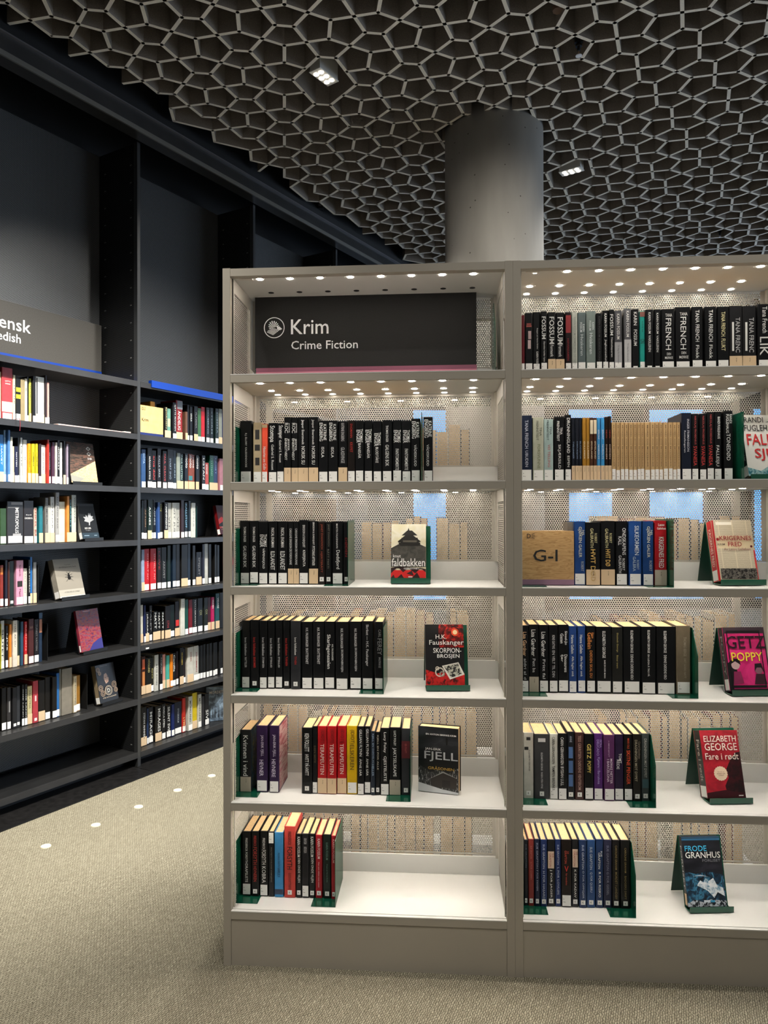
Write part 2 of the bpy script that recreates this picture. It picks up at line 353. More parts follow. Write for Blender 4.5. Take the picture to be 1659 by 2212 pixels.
def bay(s0,s1,first):
    root=link('white_bookcase',None,None,FW)
    tag(root,'left white steel bookcase bay holding the Crime Fiction sign' if first else 'right white steel bookcase bay cut by the picture edge','bookcase','white perforated bookcases in the middle')
    a,b=s0+.0245,s1-.0245; W=.62
    for x in (s0,s1-.024):
        for y0 in (0,W-.024):
            g=Geo().box(x,x+.024,y0,y0+.024,0,2.207,M_white)
            g.build('post',root)
        Geo().box(x+.002,x+.022,.30,.325,0,2.2,M_white).build('middle_post',root)
    Geo().box(a-.0004,b+.0004,.0015,.03,2.182,2.206,M_white).build('top_beam',root)
    Geo().box(a,b,W-.03,W-.0015,2.182,2.206,M_white).build('top_beam',root)
    tp=Geo().box(a,b,.03,W-.03,2.184,2.204,M_deck).build('top_panel',root)
    Geo().box(a,b,.003,.018,.0,.1435,M_white).build('plinth_panel',root)
    Geo().box(a,b,W-.018,W-.003,.0,.1435,M_white).build('plinth_panel',root)
    L=b-a; mid=(a+b)/2
    def leds(par,z,rows):
        for r_,(y,on) in enumerate(rows):
            for k in range(8):
                x=a+.085+k*.0978 + (.004*r_ if first else -.035+.0*r_)
                if x>b-.02: continue
                link('led_light',(led_off,led_me,led_mid,led_dim)[on],par,T(x,y,z))
    leds(tp,2.184,((.045,1),(.19,0 if first else 2))+(() if first else ((.275,3),)))
    Geo().box(a+.02,a+.062,.035,.05,2.1825,2.184,mat('#e8e2da',.5)).build('sticker',tp)
    for i,z in enumerate(ZS):
        g=Geo(); g.box(a,b,.0,.010,z-.024,z+.0015,M_white); g.box(a,b,.010,.018,z-.024,z-.002,M_white); g.box(a,b,.018,.298,z-.020,z,M_deck); g.box(a+.0002,b-.0002,-.0007,.011,z-.0005,z+.0022,M_deck)  # last box is a paler lip, a highlight painted along the shelf edge
        sh=g.build('shelf',root)
        Geo().box(a,b,.290,.2985,z+.0003,z+.064,M_deck).build('back_rail',sh)
        if i<5:
            leds(sh,z-.020,((.045,1),(.19,2),(.275,3)))
        Geo().box(a,b,.327,W-.001,z-.020,z,M_deck).build('rear_shelf',root)
        if i<5:
            for k in range(4): link('led_light',led_dim,root.children[-1],T(a+.12+k*.2,.45,z-.0205))
        top=(ZS[i-1]-.020) if i else 2.182
        ph=z+.066; bp=link('back_panel',PM,root,T(mid,.3045,ph-.003)); 
        g=Geo(); zt=ph-.003+PH-.004; hw=PW/2-.004
        g.box(a,mid-hw,.3025,.306,ph-.002,top,M_perf); g.box(mid+hw,b,.3025,.306,ph-.002,top,M_perf)
        g.box(mid-hw,mid+hw,.3025,.306,zt,top,M_perf); g.box(mid-hw,mid+hw,.3025,.306,ph-.002,ph+.003,M_perf)
        g.build('margin',bp,T(-mid,-.3045,-(ph-.003)))
        for x in (a+.003,b-.003):
            sp=link('side_panel',SMh,root,T(x,.035+SW/2,z+.006)@Matrix.Rotation(R(90),4,'Z'))
            g=Geo(); zt=z+.006+SH-.004
            g.box(x-.001,x+.001,.025,.036,z+.001,top-.001,M_perf); g.box(x-.001,x+.001,.034+SW,.2985,z+.066,top-.001,M_perf); g.box(x-.001,x+.001,.036,.034+SW,zt,top-.001,M_perf)
            g.build('margin',sp,(T(x,.035+SW/2,z+.006)@Matrix.Rotation(R(90),4,'Z')).inverted())
        for x0 in (a+.001,b-.012): Geo().box(x0,x0+.011,.275,.2895,z+.066,top-.001,M_perf).build('corner_profile',root)
    # books on the far side, fore edges toward us
    for i,z in enumerate(ZS[1:]):
        x=a+(.02 if first and i>1 else (.36 if first else .30)); end=b-.10
        while x<end:
            wd=RB.uniform(.022,.045); h=RB.uniform(.195,.225)
            if RB.random()<.16: x+=RB.uniform(.02,.06); continue
            cc=mat(RB.choice(['#1a1c20','#2a2c30','#7a2a24','#b8a890','#20304a','#d0ccc0']),.5)
            g=Geo(); g.box(0,.0025,0,.14,0,h,cc); g.box(wd-.0025,wd,0,.14,0,h,cc); g.box(.0025,wd-.0025,.137,.14,0,h,cc); g.box(.0025,wd-.0025,.004,.137,.003,h-.003,M_page)
            STUFF.take(g,FW@T(x,.345,z)); x+=wd+.001
    return root
bay(0,.913,True); bay(.9135,1.8265,False)
# ================================================================ DARK WALL BOOKCASES
ZD=[.085+.3*k for k in range(8)]
def dark_bay(s0,s1,label,full=True):
    root=link('dark_bookcase',None,None,FD); tag(root,label,'bookcase','black steel bookcases along the wall')
    a,b=s0+.0115,s1-.0115
    for x in (s0,):
        Geo().box(x-.0105,x+.0105,.001,.03,.0065,3.545,mat('#5b5c5d',.32,.75)).build('post',root)
        Geo().box(x-.0105,x+.0105,.03,.335,.0065,3.54,M_dperf_y).build('divider_panel',root)
        g=Geo()
        for k in range(34): 
            for dy in (.05,.058,.27,.278): g.box(x-.0111,x-.0105,dy-.002,dy+.002,.12+k*.1,.126+k*.1,mat('#9a9a98',.4,.5))
        g.build('slot_row',root)
    Geo().box(a,b,.325,.334,.10,3.54,M_dperf_lit).build('back_panel',root)
    Geo().box(a,b,.09,.10,.0065,.06,M_black).build('plinth_panel',root)
    for k,z in enumerate(ZD):
        g=Geo(); g.box(a,b,.0,.010,z-.030,z+.001,mat('#39393a',.36,.3,noise=.15,nscale=8)); g.box(a,b,.010,.324,z-.018,z,M_dark)
        g.build('shelf',root)
    return root
dark_bay(-.166,.823,'nearest black wall bookcase bay, under the Swedish sign')
dark_bay(.823,1.811,'black wall bookcase bay beside the white bookcase, with crime fiction')
dark_bay(1.811,2.80,'black bookcase bay whose top shows just above the white bookcase')
dark_bay(2.80,3.79,'farthest black bookcase bay along the wall')
TITLES=set()
ROWS=[
('L2','W',1.526,'Eng',[
(300,388,206,'#0a0b0d','w','',[('R.J. ELLORY  KALEIDENDOCKE','#e4e4e0',165,53,0.5,0.2)]),
(735,289,200,'#b3a283','w','patterned',[('*','#2a2826',176,144,0.5,0.5),('*','#2a2826',127,107,0.5,0.6),('*','#2a2826',84,59,0.5,0.5)]),
(1030,190,195,'#e0543c','w','Historien om Gulliv',[('Historien om Gulliv','#e4e4e0',120,43,0.5,0.5),('*','#b9a480',194,182,0.5,1.0)]),
(1243,283,198,'#0a0b0d','w','',[('Stompa','#e4e4e0',189,135,0.4,0.75),('Gabriel S. Rosset','#e4e4e0',127,43,0.5,0.3)]),
(1532,236,195,'#0a0b0d','w','',[('Stomper','#e4e4e0',189,146,0.5,0.75),('Gabriel S. Rosset','#e4e4e0',141,67,0.5,0.3)]),
(1774,224,216,'#0a0b0d','b','',[('ROC','#e4e4e0',197,164,0.35,0.5),('JESPER','#e4e4e0',197,164,0.75,0.2),('JESPER','#e4e4e0',146,106,0.65,0.3),('ENERSTVEDT','#e4e4e0',146,75,0.28,0.34)]),
(2004,224,215,'#0a0b0d','b','',[('ROC','#e4e4e0',197,164,0.35,0.5),('JESPER','#e4e4e0',197,164,0.75,0.2),('JESPER','#e4e4e0',146,106,0.65,0.3),('ENERSTVEDT','#e4e4e0',146,75,0.28,0.34)]),
(2234,338,215,'#0a0b0d','b','NORSK SU',[('Jesper Enerstvedt','#e4e4e0',207,126,0.45,0.3),('NORSK SU','#e4e4e0',120,61,0.5,0.34)]),
(2589,315,215,'#0a0b0d','b','NORSK SU',[('Jesper Enerstvedt','#e4e4e0',207,125,0.45,0.3),('NORSK SU','#e4e4e0',120,60,0.5,0.34)]),
(2915,314,203,'#0a0b0d','w','ISOLA',[('KATRINE','#e4e4e0',191,139,0.68,0.3),('ENGBERG','#e4e4e0',196,136,0.28,0.34),('ISOLA','#e4e4e0',117,83,0.45,0.3)]),
(3235,313,203,'#0a0b0d','w','ISOLA',[('KATRINE','#e4e4e0',191,139,0.68,0.3),('ENGBERG','#e4e4e0',196,136,0.28,0.34),('ISOLA','#e4e4e0',116,82,0.45,0.3)]),
(3559,296,201,'#0a0b0d','b','GLASSVINGE',[('KATRINE ENGBERG','#b9b9b9',195,136,0.5,0.34),('GLASSVINGE','#b9b9b9',116,64,0.5,0.4)]),
(3866,250,203,'#17110f','w','KRYPET',[('ENGMANN','#a02a20',192,147,0.5,0.3),('KRYPET','#a02a20',132,99,0.5,0.34)]),
(4122,277,202,'#0a0b0d','w','BANESÅR',[('THOMAS','#e4e4e0',175,131,0.72,0.36),('ENGER','#e4e4e0',172,130,0.34,0.4),('BANESÅR','#e4e4e0',128,79,0.55,0.42)]),
(4411,272,202,'#0a0b0d','w','BANESÅR',[('THOMAS','#e4e4e0',175,131,0.72,0.36),('ENGER','#e4e4e0',172,129,0.34,0.4),('BANESÅR','#e4e4e0',128,79,0.55,0.42)]),
(4705,282,200,'#0a0b0d','w','BLODTÅKE',[('THOMAS','#e4e4e0',163,121,0.72,0.36),('ENGER','#e4e4e0',160,118,0.34,0.4),('BLODTÅKE','#e4e4e0',115,64,0.5,0.42)]),
(5004,321,202,'#0a0b0d','w','GALGENS BOK',[('THOMAS ENGER','#e4e4e0',185,131,0.5,0.24),('GALGENS BOK','#e4e4e0',122,53,0.5,0.36)]),
(5337,298,202,'#0a0b0d','w','FANTOMSMERTE',[('THOMAS','#e4e4e0',171,130,0.72,0.36),('ENGER','#e4e4e0',170,129,0.34,0.4),('FANTOMSMERTE','#e4e4e0',109,40,0.5,0.36)]),
(5641,292,201,'#0a0b0d','w','FANTOMSMERTE',[('THOMAS','#e4e4e0',170,130,0.72,0.36),('ENGER','#e4e4e0',169,128,0.34,0.4),('FANTOMSMERTE','#e4e4e0',109,40,0.5,0.36)]),
(5939,303,207,'#0a0b0d','w','VÅDESKUDD',[('KATRINE','#e4e4e0',195,145,0.7,0.36),('ENGBERG','#e4e4e0',198,142,0.3,0.4),('VÅDESKUDD','#e4e4e0',122,52,0.5,0.34)]),
(6343,302,211,'#0a0b0d','w','VÅDESKUDD',[('KATRINE','#e4e4e0',198,147,0.7,0.36),('ENGBERG','#e4e4e0',203,144,0.3,0.4),('VÅDESKUDD','#e4e4e0',122,52,0.5,0.34)]),
]),
('L3','W',1.195,'Eng',[
(295,313,207,'#0a0b0d','w','GALGENS BOK',[('THOMAS ENGER','#e4e4e0',188,137,0.5,0.26),('GALGENS BOK','#e4e4e0',125,54,0.5,0.34)]),
(614,301,207,'#0a0b0d','w','GALGENS BOK',[('THOMAS ENGER','#e4e4e0',188,137,0.5,0.26),('GALGENS BOK','#e4e4e0',125,54,0.5,0.34)]),
(920,311,204,'#0a0b0d','w','VÅPENSKJOLD',[('THOMAS','#e4e4e0',163,122,0.72,0.34),('ENGER','#e4e4e0',162,121,0.34,0.38),('VÅPENSKJOLD','#e4e4e0',117,50,0.55,0.36)]),
(1249,288,205,'#0a0b0d','w','ILDLANDET',[('PASCAL ENGMAN','#e4e4e0',184,120,0.5,0.32),('ILDLANDET','#e4e4e0',107,46,0.5,0.46)]),
(1549,328,205,'#0a0b0d','w','ILDLANDET',[('PASCAL ENGMAN','#e4e4e0',184,120,0.5,0.32),('ILDLANDET','#e4e4e0',107,46,0.5,0.46)]),
(1888,184,204,'#0a0b0d','b','DE FORSVUNNE',[('CAROLINE ERIKSSON','#d0d0d0',182,117,0.5,0.4),('DE FORSVUNNE','#d0d0d0',114,63,0.5,0.4)]),
(2078,178,204,'#0a0b0d','b','DE FORSVUNNE',[('CAROLINE ERIKSSON','#d0d0d0',182,117,0.5,0.4),('DE FORSVUNNE','#d0d0d0',114,63,0.5,0.4)]),
(2261,309,209,'#0a0b0d','w','KREFJENTA',[('ERIKSSON & SUNDQUIST','#e4e4e0',193,120,0.5,0.3),('KREFJENTA','#e4e4e0',111,57,0.5,0.34)]),
(2582,303,206,'#0a0b0d','b','PYTONAS',[('ERIKSSON & SUNDQUIST','#e4e4e0',202,128,0.5,0.22),('PYTONAS AFTENER','#e4e4e0',124,60,0.5,0.3)]),
(2896,228,203,'#1a1210','k','HJERTERÅTT',[('JANET EVANOVICH','#9a4a34',196,114,0.5,0.36),('HJERTERÅTT','#9a4a34',106,38,0.5,0.4)]),
(3136,199,203,'#0a0b0d','k','RÅTT PARTI',[('JANET EVANOVICH','#6a6a60',196,123,0.5,0.4),('RÅTT PARTI','#6a6a60',114,52,0.5,0.42)]),
(3346,364,205,'#0a0b0d','w','',[('MARTIN FALKENHAVN','#e4e4e0',197,117,0.45,0.14),('Dødsfjord','#e4e4e0',111,49,0.5,0.4)]),
(3722,182,203,'#0a0b0d','k','',[('DØDEN','#8a2020',151,89,0.5,0.4)]),
]),
('L4','W',0.852,'Fal',[
(347,272,222,'#0a0b0d','w','',[('knut faldbakken','#c9c9c9',166,107,0.5,0.26),('NATTELEIR','#c9c9c9',102,68,0.5,0.26)]),
(631,289,224,'#0a0b0d','k','',[('knut faldbakken','#b02a24',167,107,0.5,0.3),('SENSOMMER','#b02a24',103,67,0.5,0.26)]),
(943,254,222,'#0a0b0d','w','',[('knut faldbakken','#c9c9c9',167,107,0.5,0.3),('STORMVEIEN','#c9c9c9',103,68,0.5,0.24)]),
(1208,236,222,'#0a0b0d','w','',[('knut faldbakken','#c9c9c9',164,108,0.5,0.3),('ETTERGLØD','#c9c9c9',103,68,0.5,0.24)]),
(1462,236,223,'#0a0b0d','w','',[('knut faldbakken','#c9c9c9',165,108,0.5,0.3),('ETTERGLØD','#c9c9c9',103,68,0.5,0.24)]),
(1721,224,223,'#0a0b0d','k','',[('knut faldbakken','#b02a24',164,108,0.5,0.34),('TURNEEN','#b02a24',104,74,0.5,0.3)]),
(1979,321,222,'#26272a','k','',[('knut faldbakken','#e4e4e0',168,111,0.5,0.22),('TYVEN','#b02a24',106,80,0.5,0.22)]),
(2334,360,219,'#0a0b0d','w','SKATTEGNET',[('H.K. FAUSKANGER','#c9c9c9',199,137,0.5,0.24),('SKATTEGNET','#c9c9c9',133,81,0.5,0.24)]),
(2712,365,220,'#0a0b0d','w','SKATTEGNET',[('H.K. FAUSKANGER','#c9c9c9',200,138,0.5,0.24),('SKATTEGNET','#c9c9c9',133,81,0.5,0.24)]),
(3088,342,220,'#0a0b0d','w','Skarlagenssalen',[('Skarlagenssalen','#e4e4e0',178,66,0.38,0.42),('H.K. FAUSKANGER','#e4e4e0',146,93,0.78,0.16)]),
(3459,415,220,'#0a0b0d','w','SKORPIONBROSJEN',[('H.K. FAUSKANGER','#c9c9c9',198,133,0.5,0.2),('SKORPIONBROSJEN','#c9c9c9',130,57,0.5,0.22)]),
(3913,397,221,'#0a0b0d','w','SKORPIONBROSJEN',[('H.K. FAUSKANGER','#c9c9c9',198,139,0.5,0.2),('SKORPIONBROSJEN','#c9c9c9',136,60,0.5,0.22)]),
(4327,362,223,'#0a0b0d','w','Skriket',[('Skriket — H.K. Fauskanger','#c9c9c9',212,77,0.45,0.3)]),
(4734,282,221,'#0a0b0d','w','',[('CARL','#8a8a8a',196,171,0.6,0.3),('FEREY','#8a8a8a',167,114,0.6,0.5),('MØRKE','#8a8a8a',106,72,0.6,0.26)]),
]),
('L5','W',0.512,'Fje',[
(139,359,203,'#121316','g','Kvinnen i vind',[('Kvinnen i vind','#e4e4e0',185,52,0.5,0.44)]),
(827,375,217,'#2c1b3e','w','HEVNER',[('JAN-ERIK FJELL','#d8d0e0',186,117,0.5,0.3),('HEVNER','#d8d0e0',105,52,0.45,0.34)]),
(1260,322,218,'#2c1b3e','w','HEVNERE',[('JAN-ERIK FJELL','#d8d0e0',189,116,0.5,0.34),('HEVNERE','#d8d0e0',108,50,0.45,0.38)]),
(2339,343,214,'#0a0b0d','k','HVITT PÅ HVITT',[('KEN FOLLETT','#e4e4e0',195,136,0.5,0.42),('HVITT PÅ HVITT','#e4e4e0',127,58,0.55,0.46)]),
(2688,165,218,'#0a0b0d','w','',[('DEN SISTE','#6a5a40',155,99,0.5,0.3)]),
(2859,307,219,'#a8161c','b','TERAPEUTEN',[('(IDIOTI)','#6a0c10',209,164,0.5,0.46),('TERAPEUTEN','#e8c8c0',161,62,0.5,0.4)]),
(3178,301,220,'#a8161c','b','TERAPEUTEN',[('(IDIOTI)','#6a0c10',210,165,0.5,0.46),('TERAPEUTEN','#e8c8c0',162,63,0.5,0.4)]),
(3502,301,220,'#a8161c','b','TERAPEUTEN',[('(IDIOTI)','#6a0c10',210,165,0.5,0.46),('TERAPEUTEN','#e8c8c0',162,64,0.5,0.4)]),
(3820,340,221,'#c9a312','w','ELSKEREN',[('(IDIOT)','#5a4408',209,163,0.5,0.46),('ELSKEREN','#5a4408',160,79,0.5,0.4)]),
(4171,215,221,'#0a0b0d','w','ÅPNE SÅR',[('GILLIAN FLYNN','#e4e4e0',211,124,0.5,0.4),('ÅPNE SÅR','#e4e4e0',116,60,0.5,0.4)]),
(4392,203,220,'#0a0b0d','w','ÅPNE SÅR',[('GILLIAN FLYNN','#e4e4e0',212,125,0.5,0.4),('ÅPNE SÅR','#e4e4e0',116,60,0.5,0.4)]),
(4601,146,206,'#1c2430','k','EN DØDELIG HELLER',[('KJELL EN DØDELIG','#9ab0c8',198,103,0.5,0.4),('HELLER','#9ab0c8',100,61,0.5,0.4)]),
(4753,152,203,'#0a0b0d','k','EN FOR ALLE',[('KJELL EN FOR ALLE','#c8c0b0',193,81,0.5,0.4)]),
(4916,287,217,'#0a0b0d','w','GJESTELISTE',[('Lucy Foley','#e4e4e0',203,137,0.5,0.36),('GJESTELISTE','#e4e4e0',126,45,0.5,0.4)]),
(5210,359,219,'#0a0b0d','g','JAKTSELSKAPE',[('LUCY FOLEY','#e4e4e0',208,160,0.5,0.2),('JAKTSELSKAPE','#e4e4e0',153,60,0.45,0.36)]),
(5602,280,215,'#2a2c30','k','dark red banded',[('*','#52161e',175,119,0.5,1.0),('KEN','#a05050',166,158,0.5,0.22),('FOLLETT','#a05050',155,136,0.5,0.2)]),
]),
('L6','W',0.170,'For',[
(347,289,210,'#0a0b0d','w','DRAPSLISTE',[('FREDERICK FORSYTH','#e4e4e0',189,106,0.5,0.26),('DRAPSLISTE','#e4e4e0',104,44,0.5,0.3)]),
(654,254,212,'#0a0b0d','k','HEVNEREN',[('FREDERICK','#b03a34',198,164,0.5,0.34),('FORSYTH','#b03a34',161,104,0.5,0.5),('HEVNEREN','#b03a34',99,48,0.5,0.4)]),
(931,271,212,'#0a0b0d','w','KOBRA',[('FREDRICK','#e4e4e0',190,153,0.5,0.3),('FORSYTH','#e4e4e0',151,103,0.5,0.5),('KOBRA','#e4e4e0',97,43,0.5,0.46)]),
(1219,184,211,'#141418','t','',[('POLITIETS UHELDIGE KRIMGJENG','#8a8a80',160,47,0.5,0.26)]),
(1420,293,210,'#3f8cc4','n','oval framed',[('FREDERICK FORSYTH','#1a3a5a',144,98,0.5,0.22),('VARULV','#1a3a5a',96,64,0.5,0.3),('*','#20304a',25,8,0.5,1.0)]),
(1748,367,231,'#c4463e','k','FORSYTH',[('FREDERICK','#5a1a18',215,170,0.5,0.3),('FORSYTH','#1a0a08',165,91,0.5,0.46),('GUDS KNYTTNEVE','#5a1a18',80,26,0.5,0.24)]),
(2137,183,207,'#0a0b0d','k','DEN ONDE VILJEN',[('KARIN FOSSUM','#e4e4e0',198,132,0.5,0.5),('DEN ONDE VILJEN','#e4e4e0',128,49,0.5,0.5)]),
(2331,229,208,'#1a1a1e','w','',[('KARIN FOSSUM','#b8b8b8',194,175,0.5,0.4),('BØDDELEN','#b8b8b8',166,146,0.5,0.4)]),
(2571,194,208,'#0a0b0d','k','DEN ONDE VILJEN',[('KARIN FOSSUM','#e4e4e0',199,133,0.5,0.5),('DEN ONDE VILJEN','#e4e4e0',129,50,0.5,0.5)]),
(2777,228,205,'#9a1c28','k','',[('KARIN FOSSUM','#e8d0d0',193,128,0.5,0.4),('Hun som elsket noen annen','#e8c0c0',117,35,0.5,0.2)]),
(3033,256,208,'#14201c','k','',[('KARIN FOSSUM','#6a8a80',182,126,0.5,0.3),('Drapet på Harriet Krohn','#6a8a80',112,53,0.5,0.2)]),
(3306,148,205,'#9a1c28','k','',[('KARIN FOSSUM','#e8b0b0',194,118,0.5,0.4)]),
]),
('R1','W',1.868,'Fos',[
(9498,98,192,'#5e141c','w','',[]),
(9611,241,199,'#0a0b0d','w','red flecked',[('*','#8a3a30',166,160,0.5,0.6),('*','#a04a40',159,154,0.5,0.7),('*','#b8a0a0',141,115,0.6,0.4),('*','#c8b0b0',112,84,0.55,0.4)]),
(9863,225,202,'#0a0b0d','w','',[('Bøygen på Hanna Bråthe','#e4e4e0',150,83,0.6,0.2),('KARIN FOSSUM','#e4e4e0',75,29,0.6,0.3)]),
(10108,205,203,'#0a0b0d','w','',[('FOSSUM','#e4e4e0',186,114,0.45,0.62),('Djevelen holder lyset','#e4e4e0',106,41,0.5,0.3)]),
(10333,245,200,'#0a0b0d','b','Formorkelse',[('FOSSUM','#e4e4e0',185,98,0.5,0.62),('Formork','#e4e4e0',95,57,0.5,0.4)]),
(10589,275,199,'#0a0b0d','b','Formorkelse',[('FOSSUM','#e4e4e0',184,97,0.5,0.62),('Formork','#e4e4e0',95,57,0.5,0.4)]),
(10884,193,199,'#1c1214','w','red lettered',[('*','#8a1c22',189,133,0.5,0.85),('HØVERDAMEN','#8a1c22',115,45,0.45,0.3)]),
(11093,178,199,'#b4b8ae','w','',[('KARIN FOSSUM CARMEN ZITA OG DØD','#8e928a',182,32,0.5,0.4)]),
(11281,254,198,'#5a6667','w','Hviskeren',[('KARIN','#d8e0e0',160,137,0.72,0.26),('FOSSUM','#d8e0e0',166,135,0.4,0.26),('Hviskeren','#c8d0d0',127,60,0.5,0.36)]),
(11545,294,201,'#77837f','w','Hviskeren',[('KARIN','#d8e0e0',165,142,0.72,0.22),('FOSSUM','#d8e0e0',170,139,0.4,0.22),('Hviskeren','#d8e0e0',131,64,0.5,0.34)]),
(11854,187,193,'#0a0b0d','w','',[('KARIN FOSSUM ELSKEDE POONA','#4a4a4a',183,38,0.5,0.3)]),
(12062,182,203,'#0a0b0d','w','',[('KARIN FOSSUM','#e4e4e0',193,118,0.5,0.4),('Jegkanseilun','#e4e4e0',110,39,0.5,0.4)]),
(12254,162,204,'#0a0b0d','w','Natteløperen',[('FOSSUM','#e4e4e0',189,122,0.5,0.6),('Natteløperen','#e4e4e0',115,53,0.5,0.4)]),
(12425,232,200,'#4c4c50','s','',[('KARIN FOSSUM','#e4e4e0',190,109,0.5,0.4),('*','#a6a6a8',100,14,0.5,1.0),('Til deg fra himmelen','#55555a',91,32,0.5,0.24)]),
(12728,221,206,'#5a5a5e','s','',[('KARIN FOSSUM','#e4e4e0',199,116,0.5,0.4),('*','#bdbdbd',108,14,0.5,1.0),('Til deg fra himmelen','#66666a',96,37,0.5,0.24)]),
(12964,226,204,'#0a0b0d','k','',[('KARIN','#e4e4e0',195,153,0.5,0.44),('FOSSUM','#e4e4e0',139,88,0.5,0.44)]),
(13220,161,198,'#24998d','w','',[('ON','#103030',109,95,0.5,0.8),('*','#7a4a40',197,180,0.5,1.0),('VIL DU BLI HER','#103030',167,131,0.5,0.2)]),
(13391,241,202,'#0a0b0d','k','VARSLEREN',[('KARIN FOSSUM','#e4e4e0',192,125,0.5,0.32),('VARSLEREN','#e4e4e0',120,67,0.5,0.32)]),
(13667,205,203,'#0a0b0d','k','VARSLEREN',[('KARIN FOSSUM','#e4e4e0',191,125,0.5,0.32),('VARSLEREN','#e4e4e0',120,67,0.5,0.32)]),
(13892,410,203,'#0a0b0d','w','DEN MØRKE',[('TANA','#e4e4e0',188,178,0.55,0.5,1),('FRENCH','#e4e4e0',173,73,0.52,0.42),('DEN','#e4e4e0',64,56,0.55,0.3,1),('MØRKE','#e4e4e0',52,44,0.55,0.6,1)]),
(14322,468,208,'#0a0b0d','w','DEN MØRKE',[('TANA','#e4e4e0',191,181,0.55,0.5,1),('FRENCH','#e4e4e0',177,74,0.52,0.38),('DEN','#e4e4e0',67,59,0.55,0.3,1),('MØRKE','#e4e4e0',54,45,0.55,0.6,1)]),
(14820,348,207,'#0a0b0d','w','Flokk',[('TANA FRENCH','#e4e4e0',197,97,0.5,0.34),('Flokk','#e4e4e0',86,43,0.5,0.28)]),
(15217,367,206,'#0a0b0d','w','Flokk',[('TANA FRENCH','#e4e4e0',196,96,0.5,0.34),('Flokk','#e4e4e0',86,42,0.5,0.28)]),
(15613,356,206,'#0a0b0d','w','FLUKT',[('TANA FRENCH.','#e6dca8',190,110,0.5,0.34),('FLUKT','#e6dca8',105,67,0.5,0.34)]),
(15979,394,208,'#1a1a1c','b','',[('TANA FRENC','#c0c0c0',171,61,0.65,0.34),('*','#e4e4e0',157,66,0.28,0.16)]),
(16384,423,207,'#1a1a1c','b','',[('TANA FRENC','#c0c0c0',170,61,0.65,0.34),('*','#e4e4e0',156,66,0.28,0.16)]),
(16831,427,211,'#0a0b0d','w','LIK',[('Tana French','#e4e4e0',203,120,0.5,0.34),('LIK','#e4e4e0',108,50,0.45,0.6)]),
]),
('R2','W',1.526,'Fre',[
(9471,349,212,'#1a2338','w','',[('TANA FRENCH','#c8ccd8',197,106,0.5,0.3),('UBUDEN','#c8ccd8',99,47,0.5,0.26)]),
(9840,348,205,'#b2b5a2','w','',[('TINA','#30342c',174,146,0.72,0.2),('FRENNSTEDT','#30342c',194,132,0.42,0.2),('FORSVUNNE','#7a8060',119,41,0.55,0.26)]),
(10194,300,200,'#a3b8b5','w','',[('TINA','#203030',176,150,0.72,0.2),('FRENNSTEDT','#203030',196,132,0.42,0.2),('VEI TELLING','#b86a68',119,46,0.55,0.26)]),
(10520,321,207,'#0a0b0d','w','SKJÆRSILD',[('TINA','#e4e4e0',173,150,0.7,0.24),('FRENNSTEDT','#e4e4e0',193,129,0.4,0.24),('SKJÆRSILD','#e4e4e0',118,41,0.5,0.32)]),
(10862,203,213,'#0a0b0d','w','DRONNINGLAND',[('DRONNINGLAND','#e4e4e0',203,90,0.55,0.46),('ESPEN','#e4e4e0',82,46,0.55,0.34)]),
(11075,107,203,'#181c26','b','slim',[('TVILLINGER','#8aa0c0',128,72,0.5,0.4)]),
(11188,106,203,'#181c26','b','slim',[('OBDUKSJON','#8aa0c0',128,72,0.5,0.4)]),
(11299,101,203,'#181c26','b','slim',[('BLODSPOR','#8aa0c0',128,71,0.5,0.4)]),
(11415,112,203,'#a5772a','b','slim',[('GULLFEBER','#f0e0c0',128,71,0.5,0.4)]),
(11533,111,203,'#a5772a','b','slim',[('GULLFEBER','#f0e0c0',128,71,0.5,0.4)]),
(11649,100,203,'#4a2c1e','b','slim',[('*','#dccfb0',195,151,0.5,1.0),('ØDELAND','#f0e0c0',128,71,0.5,0.4)]),
(11756,100,202,'#4a2c1e','b','slim',[('*','#dccfb0',195,151,0.5,1.0),('ØDELAND','#f0e0c0',128,71,0.5,0.4)]),
(11866,111,202,'#3f92cc','b','slim',[('ISFRONT','#e4e4e0',164,133,0.5,0.4),('NORDLYS','#e4e4e0',117,71,0.5,0.4)]),
(11992,116,202,'#3f92cc','b','slim',[('ISFRONT','#e4e4e0',164,133,0.5,0.4),('NORDLYS','#e4e4e0',117,71,0.5,0.4)]),
(12119,101,205,'#20130f','b','slim',[('HEVN','#b04a3a',163,138,0.5,0.4),('DØDEN','#e0c0b0',117,71,0.5,0.4)]),
(12226,100,207,'#20130f','b','slim',[('HEVN','#b04a3a',163,138,0.5,0.4),('DØDEN','#e0c0b0',117,71,0.5,0.4)]),
(12335,126,187,'#c3a273','w','slim',[('MORD OG MYSTERIER','#5a4028',179,45,0.5,0.22)]),
(12467,130,187,'#c3a273','w','slim',[('MORD OG MYSTERIER','#5a4028',178,45,0.5,0.22)]),
(12603,120,187,'#c3a273','w','slim',[('MORD OG MYSTERIER','#5a4028',178,45,0.5,0.22)]),
(12729,120,186,'#c3a273','w','slim',[('MORD OG MYSTERIER','#5a4028',178,45,0.5,0.22)]),
(12855,130,186,'#c3a273','w','slim',[('MORD OG MYSTERIER','#5a4028',178,44,0.5,0.22)]),
(12990,125,186,'#c3a273','w','slim',[('MORD OG MYSTERIER','#5a4028',178,44,0.5,0.22)]),
(13121,104,186,'#c3a273','w','slim',[('MORD OG MYSTERIER','#5a4028',178,44,0.5,0.22)]),
(13231,119,186,'#c3a273','w','slim',[('MORD OG MYSTERIER','#5a4028',178,44,0.5,0.22)]),
(13357,169,186,'#c3a273','w','slim',[('MORD OG MYSTERIER','#5a4028',177,44,0.5,0.22)]),
